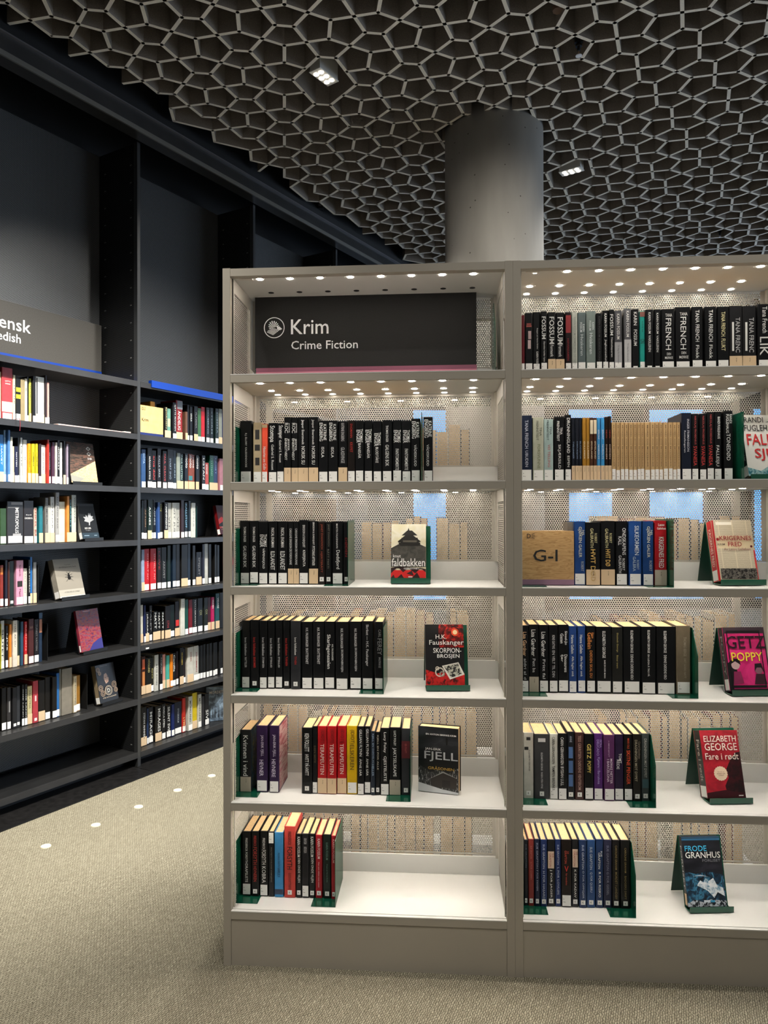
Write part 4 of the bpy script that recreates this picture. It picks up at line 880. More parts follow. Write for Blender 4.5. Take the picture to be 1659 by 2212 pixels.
# ================================================================ BOOKS
PAL={'black':'#131416','dark grey':'#38393b','grey':'#7a8080','pale grey':'#b8b8b0','white':'#d8d8d0','cream':'#cfc49a','tan':'#b49a70','brown':'#5a3c28','maroon':'#4a1a20','dark red':'#6a141c','red':'#b01c22','orange':'#d0802a','yellow':'#c8b01c','green':'#2c6042','dark green':'#12302a','teal':'#2a8a84','light blue':'#4a92c8','blue':'#204a88','navy':'#1a2644','purple':'#502868','pink':'#c88a98'}
PALV={k:np.array(srgb(v)[:3])**.45 for k,v in PAL.items()}
def cname(h):
    v=np.array(srgb(h)[:3])**.45; return min(PALV,key=lambda k:np.linalg.norm(PALV[k]-v))
RJ=random.Random(11); INS={'W':.095,'N':.07,'F':.07}
WHERE={'L':('left white bay',2),'R':('right white bay',1),'N':('nearest black bay',1),'F':('second black bay',1)}
def cover_mat(c,soft=.34): return mat(c,soft,noise=.10,nscale=35,spec=.32)
def book_mesh(w,d,h,m,t=.0022):
    g=Geo(); t=min(t,w*.16); e=min(.003,w*.2)
    out=[(-w/2,d),(-w/2,.004),(-w/2+e*.3,.0012),(-w/2+e,0),(w/2-e,0),(w/2-e*.3,.0012),(w/2,.004),(w/2,d)]
    inn=[(w/2-t,d),(w/2-t,.005),(-w/2+t,.005),(-w/2+t,d)]
    n=len(out); P=out+inn; K=len(P)
    vs=[(x,y,0) for x,y in P]+[(x,y,h) for x,y in P]
    fs=[(k,(k+1)%K,K+(k+1)%K,K+k) for k in range(K)]
    fs=[f for f in fs]
    caps=[(0,1,10,11),(6,7,8,9),(1,2,3,4,5,6,9,10)]
    fs+= [tuple(c[::-1]) for c in caps]+[tuple(K+i for i in c) for c in caps]
    return g.add(vs,fs,m)
def make_book(F,s,ins,z,w,h,c,lk,texts,lab3,label,group,d=.135,page=M_page,tiny=False,single=True):
    Mx=F@T(s+w/2,ins,z); cov=book_mesh(w,d,h,cover_mat(c))
    if single:
        root=cov.build('book',None,Mx); tag(root,label,'book',group); out=lambda g,nm,par: g.build(nm,par)
    else:
        root=None; STUFF.take(cov,Mx); out=lambda g,nm,par: STUFF.take(g,Mx)
    t=min(.0022,w*.16)
    out(Geo().box(-w/2+t+.0001,w/2-t-.0001,.0055,d-.003,.002,h-.003,page),'page_block',root)
    y=-.0004
    if lk in 'wbgkst' :
        lw=w*.84; z0=.001; lh=.034; m=M_paper
        if lk=='b': lw=w*.97; lh=.049; m=M_beige
        if lk=='g': lw=w*.97; lh=.048; m=M_grey
        if lk=='k': lw=min(.0135,w*.62); lh=.014; z0=.009
        if lk=='t': z0=h-.037
        if lk=='w': z0=RJ.uniform(.001,.005)
        g=Geo(); g.box(-lw/2,lw/2,y-.0002,.0011,z0,z0+lh,m)
        lo=out(g,'spine_label',root)
        g=Geo()
        if lk=='k': put_text(g,'K',(-.0022,y-.0005,z0+.004),(.0044,0,0),(0,0,.006),M_ink)
        elif lk in 'bg': 
            put_text(g,'K '+lab3,(0,y-.0005,z0+lh*.86),(0,0,-.012),(min(.003,w*.2),0,0),M_ink)
        else:
            k=min(.0032,w*.2)
            put_text(g,'K',(-lw*.38,y-.0005,z0+lh*.60),(k*.8,0,0),(0,0,k),M_ink); put_text(g,lab3,(-lw*.38,y-.0005,z0+lh*.34),(k*2.2,0,0),(0,0,k),M_ink)
        if not tiny: out(g,'lettering',lo)
    if texts:
        g=Geo()
        for it in texts:
            st,col,za,zb,pos,sz=it[:6]; za/=1000; zb/=1000; za=min(za,h-.002); zb=max(zb,.002)
            if za-zb<.002: continue
            m=mat(col,.5); cx=-w/2+w*pos
            if st=='*':
                hw=w*sz/2*.98; x0=max(cx-hw,-w/2+.0004); x1=min(cx+hw,w/2-.0004)
                g.add([(x0,y+.0001,zb),(x1,y+.0001,zb),(x1,y+.0001,za),(x0,y+.0001,za)],[(0,1,2,3)],m)
            elif len(it)>6: put_text(g,st,(cx-w*sz/2,y-.0002,zb),(w*sz,0,0),(0,0,za-zb),m)
            else: put_text(g,st,(cx-w*sz/2,y-.0002,za),(0,0,zb-za),(w*sz,0,0),m)
        if g.f: out(g,'lettering',root)
    return root
LABN={'w':'white','b':'beige','g':'grey','k':'small K','t':'white top'}
def view_area(fr,s,z,w,h):
    p=(FW if fr=='W' else FD)@Vector((s+w/2,.08,z)); n=(FW if fr=='W' else FD).to_3x3()@Vector((0,1,0)); d=Vector((p.x,p.y,0))
    return w*h*abs(n.dot(d.normalized()))/d.length**2
AREAS=sorted((view_area(fr,b[0]/1e4,z,b[1]/1e4,b[2]/1e3) for _,fr,z,_,bs in ROWS for b in bs),reverse=True); A_MIN=AREAS[309]
for rid,fr,z,lab3,bs in ROWS:
    where,off=WHERE[rid[0] if fr=='W' else fr]; rowi=int(rid[1])
    F=FW if fr=='W' else FD
    for n,(s,w,h,c,lk,title,texts) in enumerate(bs):
        s/=1e4; w/=1e4; h/=1000
        if fr=='W' and rid[0]=='L' and s<.0295: s=.0295+s*0; w=min(w,bs[n+1][0]/1e4-s-.0006)
        if fr=='W' and rid[0]=='R' and s+w>1.799: w=1.799-s
        place='%s from left, %s shelf of %s'%(ordn(n+1),ordn(rowi),where)
        if not title: what='%s book with %s label'%(cname(c),LABN[lk]) if lk in LABN else '%s book'%cname(c)
        elif title[0].isupper() and (title.isupper() or title in TITLES): what='%s book titled %s'%(cname(c),title)
        elif any(q in title for q in('red','blue','orange','yellow','black','white','green','grey','cream','teal','navy','pink','brown','maroon','turquoise','magenta','rosy','ochre')): what=title+' book'
        else: what='%s %s book'%(title,cname(c)) if title[0].islower() else '%s book titled %s'%(cname(c),title)
        nw=lambda t: len(re.findall(r"[A-Za-z0-9][A-Za-z0-9'-]*",t))
        for a_,b_ in ((' titled',''),(' label',''),('dark ',''),(' BARE',''),(' EN ',' ')):
            if nw(what+', '+place)>16: what=what.replace(a_,b_)
        single=view_area(fr,bs[n][0]/1e4,z,bs[n][1]/1e4,bs[n][2]/1e3)>=A_MIN
        ins=INS[fr]+RJ.uniform(-.003,.003) if fr=='W' else INS[fr]+RJ.uniform(-.012,.004)
        d=RJ.uniform(.128,.142)
        if h<.19: d=.12
        b=make_book(F,s,ins,z+.0021,w,h,c,lk,texts,lab3,what+', '+place,'books on the %s shelf of the %s'%(ordn(rowi),where),d=d,tiny=(fr!='W'),page=M_page,single=single)
        if rid=='L5' and n in (0,2):
            m=art_noise([(.35,'#0b0d12'),(.5,'#2c5068'),(.56,'#0e1116'),(.66,'#9a9a50'),(.7,'#101216')],ns=9) if n==0 else art_noise([(.35,'#c87880'),(.5,'#dcc0b8'),(.6,'#b04450')],ns=6,scale=(1,.3,3))
            Geo().box(w/2+.0001,w/2+.0004,.008,d-.004,.004,h-.004,m).build('back_cover_print',b)
        if rid=='N1' and n==1:
            g=Geo(); mr=mat('#7a1c28',.6); P=[(.012,.0,.0015),(.013,-.08,.004),(.0135,-.0835,-.02),(.011,-.0832,-.055)]
            for p,q in zip(P,P[1:]): g.bar(p,q,.0016,mr,5)
            g.build('ribbon',b)
# ================================================================ BOOKENDS
def bookend(F,s,z,side,mt,label,h=.20,d0=.045,d1=.235,base=.078,chamfer=0):
    g=Geo(); t=.0016
    if chamfer:
        vs=[(s-t/2,d0,z+.0018),(s-t/2,d1,z+.0018),(s-t/2,d1,z+h),(s-t/2,d0+chamfer,z+h),(s-t/2,d0,z+h*.62)]
        vs+=[(x+t,y,zz) for x,y,zz in vs]
        g.add(vs,[(0,1,2,3,4)[::-1],(5,6,7,8,9)]+[(k,(k+1)%5,5+(k+1)%5,5+k) for k in range(5)],mt)
    else: g.box(s-t/2,s+t/2,d0,d1,z+.0018,z+h,mt)
    x0,x1=(s-base,s+t/2) if side<0 else (s-t/2,s+base)
    g2=Geo().box(x0,x1,d0,d1,z+.0006,z+.0018,mt)
    root=link('bookend',None,None,F); tag(root,label,'bookend','metal bookends')
    g.build('upright',root); g2.build('base_plate',root); return root
GR=M_green
for rid,s,zz,side,h in (('second left',.0268,1.526,1,.185),('third left',.0268,1.195,1,.185),('fourth left',.0268,.852,1,.19),('fifth left',.0268,.512,1,.19),('sixth left',.0268,.170,1,.2)):
    bookend(FW,s,zz,1,GR,'green bookend against the left side panel, %s shelf of the left white bay'%rid.split()[0],h=h,base=.07,d0=.05)
for rid,s,zz in (('second',.6293,1.526),('third',.393,1.195),('fourth',.5055,.852),('fifth',.5905,.512),('sixth',.3495,.170)):
    bookend(FW,s,zz,-1,GR,'green bookend right of the book row, %s shelf of the left white bay'%rid,h=.21 if rid!='second' else .222)
for rid,s,zz in (('second',1.6195,1.526),('third',1.4075,1.195),('fourth',1.4795,.852),('fifth',1.3505,.512),('sixth',1.2885,.170)):
    bookend(FW,s,zz,-1,GR,'green bookend right of the book row, %s shelf of the right white bay'%rid,h=.212,chamfer=.05 if rid in('fourth','fifth','sixth') else 0)
for rid,s,zz in (('third',.941,1.195),('fourth',.941,.852),('fifth',.941,.512),('sixth',.941,.170)):
    bookend(FW,s,zz,1,GR,'green bookend at the post, %s shelf of the right white bay'%rid,h=.15,base=.08,d0=.045)
bookend(FW,.868,1.868,-1,mat('#14503e',.15),'green bookend standing alone right of the Crime Fiction sign',h=.26,d0=.12,d1=.24,base=.02,chamfer=.06)
for w_,s,zz in (('third',.470,1.285),('fourth',.2385,.985),('fifth',.2905,.685),('sixth',.5255,.385)):
    bookend(FD,s,zz,-1,M_dark,'black bookend right of the book row, %s shelf of the nearest black bay'%w_,h=.19,d0=.06,d1=.22)
bookend(FD,1.331,1.285,-1,mat('#1c3c3a',.3),'dark green bookend, third shelf of the second black bay',h=.2,d0=.06,d1=.22)
# ================================================================ SIGNS
def noise_card(base,amt): return mat(base,.75,noise=amt,nscale=260)
# Krim sign
root=link('krim_sign',None,None,FW@T(.045,.24,1.8695)); tag(root,'black Crime Fiction sign with round book emblem and pink foot strip','sign')
Geo().box(0,.769,0,.022,.066,.329,noise_card('#0d0c0b',.5)).build('board',root)
Geo().box(.004,.769,-.002,.026,.0,.0665,mat('#8c5468',.35)).build('foot_strip',root)
Geo().box(.004,.769,-.0035,-.0022,.0,.052,mat('#c87f92',.3)).build('foot_edge',root)  # paler band painted in as the reflection low on the foot strip
g=Geo(); mw=mat('#ffffff',.5); y=-.0012
put_text(g,'Krim',(.127,y,.183),(.132,0,0),(0,0,.0515),mw)
put_text(g,'Crime Fiction',(.128,y,.130),(.233,0,0),(0,0,.0295),mw)
g.build('lettering',root)
g=Geo(); c0=np.array((.068,.207)); r0=.0365
n=48
vs=[];
for rr in (r0,r0-.0028):
    for k in range(n): a=2*math.pi*k/n; vs.append((c0[0]+rr*math.cos(a),y,c0[1]+rr*math.sin(a)))
g.add(vs,[(k,(k+1)%n,n+(k+1)%n,n+k) for k in range(n)],mw)
def fan(cx,cz,a0,a1,rs,k0):
    for k in range(len(rs)):
        a=R(a0+(a1-a0)*k/(len(rs)-1)); da=R(abs(a1-a0)/(len(rs)-1)*.27); r=rs[k]*.001
        g.add([(cx,y,cz),(cx+r*math.cos(a-da),y,cz+r*math.sin(a-da)),(cx+r*1.05*math.cos(a),y,cz+r*1.05*math.sin(a)),(cx+r*math.cos(a+da),y,cz+r*math.sin(a+da))],[(0,1,2,3)],mw)
fan(c0[0]-.004,c0[1]-.026,150,42,[24,24,23,24,25,25,24,25,26],0)
fan(c0[0]-.002,c0[1]+.001,190,20,[16,18,20,22,23,22,21,20,19],0)
g.add([(c0[0]+dx*.001,y,c0[1]+dz*.001) for dx,dz in ((9,4),(19,4),(28,-5),(20,-9),(11,-6))],[(0,4,3,2,1)],mw)
g.build('emblem',root)
def oak():
    m,nt,b=nodes_mat('oak_veneer',.5); tc=N(nt,'ShaderNodeTexCoord')
    mp=N(nt,'ShaderNodeMapping'); mp.inputs['Scale'].default_value=(1,1,7); nt.links.new(tc.outputs['Object'],mp.inputs[0])
    n=N(nt,'ShaderNodeTexNoise'); n.inputs['Scale'].default_value=9; n.inputs['Detail'].default_value=6; n.inputs['Distortion'].default_value=.6; nt.links.new(mp.outputs[0],n.inputs['Vector'])
    wv=mth(nt,'FRACT',mth(nt,'MULTIPLY',n.outputs['Fac'],9.0))
    nt.links.new(ramp(nt,wv,[(0,'#b48f5e'),(.5,'#c29e6c'),(.9,'#a27c4c'),(1,'#b08a58')]),b.inputs['Base Color']); return m
M_oak=oak()
def dray(g,x,z,k,m,y):
    put_text(g,'D',(x,y,z),(.85*k,0,0),(0,0,k),m)
    for dz,a in ((.16,-28),(.5,0),(.84,28)):
        p=Vector((x+1.05*k,y,z+dz*k)); q=p+Vector((math.cos(R(a))*k*.72,0,math.sin(R(a))*k*.35)); nrm=Vector((-(q-p).z,0,(q-p).x)).normalized()*k*.055
        g.add([p-nrm,q-nrm,q+nrm,p+nrm],[(0,1,2,3)],m)
root=link('shelf_divider',None,None,FW@T(.9475,.095,1.1975)); tag(root,'oak shelf divider block lettered G-I with mauve foot, right white bay','shelf sign')
Geo().box(0,.1655,0,.10,.017,.172,M_oak).build('block',root)
Geo().box(0,.1655,-.001,.101,0,.0172,mat('#8a6a80',.5)).build('foot_strip',root)
g=Geo(); put_text(g,'G-I',(.037,-.0008,.075),(.077,0,0),(0,0,.038),M_ink); dray(g,.017,.149,.0145,M_ink,-.0008); g.build('lettering',root)
Geo().box(.149,.167,.02,.10,.1725,.2,mat('#6d6a66',.4)).build('grey_tab',root)
root=link('shelf_divider',None,None,FD@T(.868,.05,1.886)); tag(root,'pale wooden shelf divider block lettered Krim, black bay','shelf sign')
Geo().box(0,.178,0,.015,.02,.178,mat('#d8b878',.5,noise=.12,nscale=24)).build('block',root)
Geo().box(0,.178,-.001,.016,0,.0202,mat('#1c2c66',.5)).build('foot_strip',root)
g=Geo(); put_text(g,'Krim',(.018,-.0008,.085),(.048,0,0),(0,0,.02),M_ink); dray(g,.018,.15,.016,M_ink,-.0008); g.build('lettering',root)
make_book(FD,.985,.09,1.886,.036,.215,'#c8902a','n',[],'','amber spined book standing behind the Krim divider block','books on the first shelf of the second black bay')
# Swedish sign
root=link('swedish_sign',None,None,FD@T(-.15,.285,2.186)); tag(root,'charcoal Swedish language sign with blue foot strip above the black shelves','sign')
Geo().box(0,.944,0,.02,.0775,.348,noise_card('#3a3834',.3)).build('board',root)
Geo().box(0,.944,-.002,.02,0,.0770,mat('#0a3488',.4)).build('foot_strip',root)
g=Geo(); put_text(g,'Svensk',(.235,-.001,.205),(.262,0,0),(0,0,.066),mw); put_text(g,'Swedish',(.235,-.001,.142),(.205,0,0),(0,0,.046),mw); g.build('lettering',root)
root=link('shelf_header_strip',None,None,FD); tag(root,'blue header strip clipped on the top shelf edge, second black bay','strip')
Geo().box(.91,1.795,-.006,.02,2.1868,2.205,mat('#0d3b98',.4)).build('strip',root); Geo().box(.91,1.795,-.0065,-.0008,2.165,2.1868,mat('#0d3b98',.4)).build('lip',root)
# white shelf edge tags
for s,zz,wh in ((.87,.66,'fifth'),(1.50,.066,'lowest')):
    o=Geo().box(0,.022,-.0012,-.0002,0,.008,M_paper).build('edge_tag',None,FD@T(s,-.0002,zz)); tag(o,'small white sticker on the %s shelf edge of the second black bay'%wh,'sticker')
# ================================================================ DISPLAYED BOOKS
class Cover:
    def __init__(c,w,h,y): c.g=Geo(); c.w=w; c.h=h; c.y=y; c.k=0; c.t=Geo()
    def P(c,u,v): return (-c.w/2+u*c.w, c.y-.0002*c.k, v*c.h)
    def poly(c,pts,m):
        c.k+=1; c.g.add([c.P(u,v) for u,v in pts],[tuple(range(len(pts)))],m if not isinstance(m,str) else mat(m,.35)); return c
    def rect(c,u0,v0,u1,v1,m): return c.poly([(u0,v0),(u1,v0),(u1,v1),(u0,v1)],m)
    def disc(c,u,v,r,m,n=28,spike=0):
        a=c.w/c.h; return c.poly([(u+r*(1+(spike if k%2 else 0))*math.cos(2*math.pi*k/n),v+r*a*(1+(spike if k%2 else 0))*math.sin(2*math.pi*k/n)) for k in range(n)],m)
    def ring(c,u,v,r,wd,m,n=28):
        c.k+=1; a=c.w/c.h; vs=[]
        for rr in (r,r-wd):
            for k in range(n): t=2*math.pi*k/n; vs.append(c.P(u+rr*math.cos(t),v+rr*a*math.sin(t)))
        c.g.add(vs,[(k,(k+1)%n,n+(k+1)%n,n+k) for k in range(n)],mat(m,.4)); return c
    def txt(c,t,u0,v0,u1,v1,m,bold=True):
        o=c.P(u0,v0); o=(o[0],c.y-.0045,o[2])
        put_text(c.t,t,(o[0],c.y-.0001*(c.k+14)-.0016,o[2]),((u1-u0)*c.w,0,0),(0,0,(v1-v0)*c.h),mat(m,.45)); return c
def newsprint(base='#d8ccb0',ink='#6a6050'):
    m,nt,b=nodes_mat('newsprint',.5); tc=N(nt,'ShaderNodeTexCoord'); sp=N(nt,'ShaderNodeSeparateXYZ'); nt.links.new(tc.outputs['Object'],sp.inputs[0])
    line=mth(nt,'LESS_THAN',mth(nt,'FRACT',mth(nt,'MULTIPLY',sp.outputs[2],520)),.45)
    mp=N(nt,'ShaderNodeMapping'); mp.inputs['Scale'].default_value=(900,1,520); nt.links.new(tc.outputs['Object'],mp.inputs[0])
    n=N(nt,'ShaderNodeTexNoise'); n.inputs['Scale'].default_value=.9; nt.links.new(mp.outputs[0],n.inputs['Vector'])
    k=mth(nt,'MULTIPLY',line,mth(nt,'GREATER_THAN',n.outputs['Fac'],.42)); gap=mth(nt,'GREATER_THAN',mth(nt,'FRACT',mth(nt,'MULTIPLY',sp.outputs[0],22)),.08)
    mx=N(nt,'ShaderNodeMix',data_type='RGBA'); nt.links.new(mth(nt,'MULTIPLY',mth(nt,'MULTIPLY',k,gap),.6),mx.inputs[0]); mx.inputs[6].default_value=srgb(base); mx.inputs[7].default_value=srgb(ink)
    nt.links.new(mx.outputs[2],b.inputs['Base Color']); return m
def display(F,s,ins,z,w,h,t,tilt,yaw,cover,spine,art,label,stand=None,group=None,spine_text=None,lab='w'):
    B=F@T(s+w/2,ins,z)@Matrix.Rotation(R(yaw),4,'Z')
    up=.014 if stand else .0008+t*math.sin(R(tilt))
    SM,SB=(GR,M_greenb) if F is FW else (M_dark,M_black)
    root=link('display_book',None,None,B@T(0,0,up)@Matrix.Rotation(R(-tilt),4,'X')); tag(root,label,'book',group)
    g=Geo(); c=.0022; m=cover_mat(cover,.28); ms=cover_mat(spine,.28)
    g.box(-w/2,w/2,0,c,0,h,m); g.box(-w/2,w/2,t-c,t,0,h,m); g.box(-w/2,-w/2+c,c,t-c,0,h,ms); g.build('cover',root)
    Geo().box(-w/2+c+.0002,w/2-.003,c+.0002,t-c-.0002,.003,h-.003,M_page).build('page_block',root)
    Cv=Cover(w,h,-.0002); art(Cv); 
    if Cv.g.f: Cv.g.build('cover_print',root)
    if Cv.t.f: Cv.t.build('lettering',root)
    if lab:
        Geo().box(-w/2-.0004,-w/2+.0002,.003,t-.003,.003,.036,M_paper if lab=='w' else M_beige).build('spine_label',root)
    if spine_text:
        g=Geo(); put_text(g,spine_text[0],(-w/2-.0006,t*.72,h*.86),(0,0,-h*.62),(0,-t*.46,0),mat(spine_text[1],.5)); g.build('spine_lettering',root)
    if stand:
        sr=link('book_stand',None,None,B); tag(sr,('green' if F is FW else 'black')+' metal easel stand under the %s'%stand,'book stand','easel stands')
        ti=R(tilt); sh=h*.97; ca,sa=math.cos(ti),math.sin(ti); y0=t*ca*1.0+.004; sw=w*1.06
        def back(zz): return y0+.002+zz*math.tan(ti)
        zt=sh*ca+.012; x0,x1=-sw/2+.004,sw/2+.012
        def sheet(P4,th,name):
            n=(Vector(P4[1])-Vector(P4[0])).cross(Vector(P4[2])-Vector(P4[0])).normalized()*th
            vs=[Vector(p) for p in P4]+[Vector(p)+n for p in P4]
            Geo().add(vs,[(0,3,2,1),(4,5,6,7),(0,1,5,4),(1,2,6,5),(2,3,7,6),(3,0,4,7)],SB if name=='back_leg' else SM).build(name,sr)
        sheet([(x0,back(0),.002),(x1,back(0),.002),(x1,back(zt),zt),(x0,back(zt),zt)],.0015,'front_plate')
        yb=back(zt)+.002
        sheet([(x0,yb+.050,.001),(x1,yb+.050,.001),(x1,yb,zt),(x0,yb,zt)],-.0015,'back_leg')
        g=Geo(); g.box(x0,x1,-.012,back(0),.001,.004,SM); g.box(x0,x1,-.0135,-.012,.001,.019,SM); g.build('lip',sr)
    return root
K='#101012'; W='#ecebe6'
def a_fald(c):
    sky=art_noise([(.3,'#e8e0b8'),(.55,'#f0ecd8'),(.8,'#d8cf98')],ns=4)
    c.rect(0,.3,1,1,sky); c.poly([(0,.22),(0,.56),(.3,.66),(.5,.72),(.72,.66),(1,.58),(1,.22)],art_noise([(.3,'#2c2b28'),(.6,'#4c4a44'),(.8,'#1c1b19')],ns=9))
    for pts in ([(.18,.68),(.42,.80),(.62,.80),(.86,.68),(.80,.665),(.22,.665)],[(.27,.66),(.30,.75),(.76,.75),(.80,.66)],[(.30,.79),(.46,.88),(.60,.88),(.76,.79)],[(.47,.87),(.50,.93),(.53,.87)],[(.2,.66),(.26,.60),(.84,.60),(.84,.66)]): c.poly(pts,'#242320')
    c.rect(.34,.665,.74,.70,'#5a564c'); c.rect(.0,.0,1,.16,'#c4201f'); 
    for pts in ([(0,.1),(.2,.22),(.35,.12),(.5,.2),(.7,.1),(.85,.2),(1,.12),(1,.18),(0,.2)],[(.15,0),(.3,.09),(.4,.0)],[(.6,.02),(.75,.12),(.85,.0)],[(.0,.02),(.08,.08),(.12,.01)],[(.45,.1),(.6,.15),(.66,.06)]): c.poly(pts,'#2a1616')
    c.txt('knut',.06,.385,.28,.44,W).txt('faldbakken',.02,.225,.98,.37,W).txt('GJENSYNET',.37,.165,.82,.20,W).txt('A CASTLE',.43,.02,.60,.035,W) if False else c.txt('knut',.06,.385,.28,.44,W).txt('faldbakken',.02,.225,.98,.37,W).txt('GJENSYNET',.37,.165,.82,.20,W)
    c.rect(.5,.03,.62,.045,W)
def a_skorp(c):
    c.rect(0,0,1,1,'#0d0c0d'); c.rect(.35,.62,1,1,art_noise([(.35,'#140808'),(.5,'#6a0f0c'),(.62,'#c8261a'),(.75,'#2a0a0a')],ns=10,detail=6))
    c.disc(.78,.87,.10,'#e0502a').disc(.78,.87,.06,'#f0d0a0').rect(.7,.96,.88,.975,K)
    c.poly([(0,0),(0,.26),(.3,.2),(.6,.22),(1,.2),(1,0)],art_noise([(.35,'#1c0505'),(.5,'#b01a16'),(.7,'#c8241e')],ns=14,detail=3))
    c.poly([(.42,.32),(.85,.32+.06),(1.0,.18),(.62,.10)],'#d8d6cc').poly([(.47,.31),(.84,.355),(.94,.19),(.65,.13)],art_noise([(.4,'#202020'),(.5,'#b8b8a8'),(.7,'#5a5a50')],ns=26,interp='CONSTANT'))
    c.ring(.36,.22,.12,.03,'#c8c0b0').ring(.42,.19,.07,.03,'#8a8478').ring(.3,.28,.05,.02,'#c8c0b0')
    c.txt('H.K.',.27,.76,.55,.83,W).txt('Fauskanger',.10,.64,1.0,.74,W).txt('SKORPION-',.2,.53,.93,.61,W).txt('BROSJEN',.3,.43,.88,.51,W)
def a_fjell(c):
    c.rect(0,.5,1,1,art_noise([(.3,'#0c0d0f'),(.6,'#26282c'),(.8,'#4a4c50')],ns=3,scale=(.4,1,1.4)))
    c.rect(0,0,1,.5,'#101113'); c.poly([(0,.42),(.3,.30),(.5,.36),(.7,.30),(1,.40),(1,0),(0,0)],art_noise([(.42,'#0c0c0c'),(.5,'#3a3a3a'),(.56,'#111'+'111'),(.66,'#b8b8b8')],ns=30,scale=(2,1,.5)))
    c.poly([(.3,.2),(.62,.32),(.95,.24),(.95,.08),(.35,.08)],'#2c2622').poly([(.28,.2),(.62,.335),(.98,.24),(.62,.31)],'#9a9a98').rect(.6,.1,.8,.2,'#191410')
    c.poly([(0,.14),(.3,.10),(.6,.06),(1,.03),(1,0),(0,0)],'#d8dadc'); c.poly([(.70,.74),(.73,.74),(.74,.84),(.715,.87),(.69,.84)],K)
    c.txt('EN ANTON BREKKE-KRIM',.2,.88,.95,.905,W).txt('JAN-ERIK',.18,.64,.58,.685,W).txt('FJELL',.16,.475,.99,.63,'#b8babd').txt('GRÅSONEN',.25,.355,.90,.41,'#d0a850')
def a_fall(c):
    c.rect(0,0,1,1,'#e2e1da').txt('RANDI',.05,.87,.5,.96,K).txt('FUGLEHAUG',.03,.73,.9,.83,K).txt('FALLE',.06,.50,.80,.68,'#c41c1f').txt('SJUK',.2,.24,.98,.44,'#c41c1f')
    c.poly([(0,0),(0,.14),(.3,.08),(.5,.16),(.8,.10),(1,.2),(1,0)],art_noise([(.4,'#1c6a78'),(.55,'#a0c8c8'),(.7,'#2a4a58')],ns=12))
    c.poly([(.55,.88),(.66,.90),(.74,.955),(.70,.90),(.80,.89),(.68,.88)],'#333333')
def a_krig(c):
    c.rect(.05,0,1,1,newsprint()); c.rect(0,0,.05,1,'#b81c24').rect(.09,.53,.98,.74,'#dccba6').rect(.96,0,1,.5,'#c83c3c')
    c.rect(.08,.03,.98,.20,art_noise([(.38,'#1c1b1a'),(.5,'#76726a'),(.6,'#2a2826'),(.68,'#c8c4b8')],ns=26,interp='CONSTANT')); c.rect(.1,.92,.5,.97,'#ece6d6')
    c.txt('KRIGERNES',.14,.66,.94,.735,'#9c1a24').txt('FRED',.34,.56,.68,.635,'#9c1a24').txt('Av Lasse Gallefoss',.22,.495,.88,.535,'#8a5a50').txt('KRIM',.08,.58,.26,.61,'#6a5a50').disc(.1,.68,.035,'#9a1820').disc(.92,.56,.03,'#5a1018')
def a_poppy(c):
    c.rect(0,0,1,1,'#1c181c'); c.rect(.03,.03,.97,.97,art_noise([(.35,'#c41c68'),(.5,'#e0317e'),(.7,'#d42872')],ns=3)); 
    c.rect(.0,.9,1,1,'#3a2c34'); c.poly([(0,.0),(0,.42),(.12,.48),(.2,.4),(.26,.2),(.1,.1),(.1,0)],'#161416').disc(.2,.40,.10,'#c8a8a8').poly([(.1,.42),(.16,.5),(.3,.5),(.33,.40),(.2,.46)],'#121012').disc(.74,.32,.09,'#8a5a6a').poly([(.64,.3),(.66,.42),(.82,.43),(.86,.28),(.8,.36),(.7,.36)],'#1a1216')
    c.poly([(.6,.1),(.9,.1),(.86,.26),(.66,.26)],'#3a1c28').poly([(.1,.1),(.35,.12),(.3,.3),(.14,.3)],'#8a2a54')
    c.txt('GETZ',.04,.66,.97,.86,'#2c0c1c').txt('KRISTINE',.22,.82,.74,.86,K).txt('POPPY',.12,.46,.86,.60,'#e8d83a')
    for a in ((.06,.05,.12,.95),(.84,.05,.9,.95)): c.rect(a[0]+.01,a[1],a[2]-.025,a[3],'#151215')
    c.rect(.07,.05,.88,.085,'#151215').rect(.07,.92,.88,.95,'#151215')
def a_fare(c):
    c.rect(0,0,1,1,art_noise([(.35,'#8c1624'),(.55,'#b01e2e'),(.75,'#7a101e')],ns=4)); c.poly([(.55,.0),(.5,.18),(.62,.3),(.58,.42),(.72,.56),(.86,.66),(1,.68),(1,0)],art_noise([(.4,'#160608'),(.6,'#3a0c12')],ns=9))
    c.poly([(0,0),(0,.08),(.5,.12),(1,.06),(1,0)],'#3a0c14').disc(.42,.36,.17,'#e8d2b4',n=36,spike=.08)
    c.txt('ELIZABETH',.07,.83,.93,.92,'#eadfd2').txt('GEORGE',.07,.70,.93,.81,'#eadfd2').txt('Fare i rødt',.06,.56,.94,.66,'#eadfd2').txt('Ny bok om',.33,.375,.51,.39,'#6a2020').txt('INSPEKTØR',.31,.35,.53,.365,'#6a2020').txt('LYNLEY',.35,.325,.49,.34,'#6a2020').rect(.82,.03,.94,.045,W)
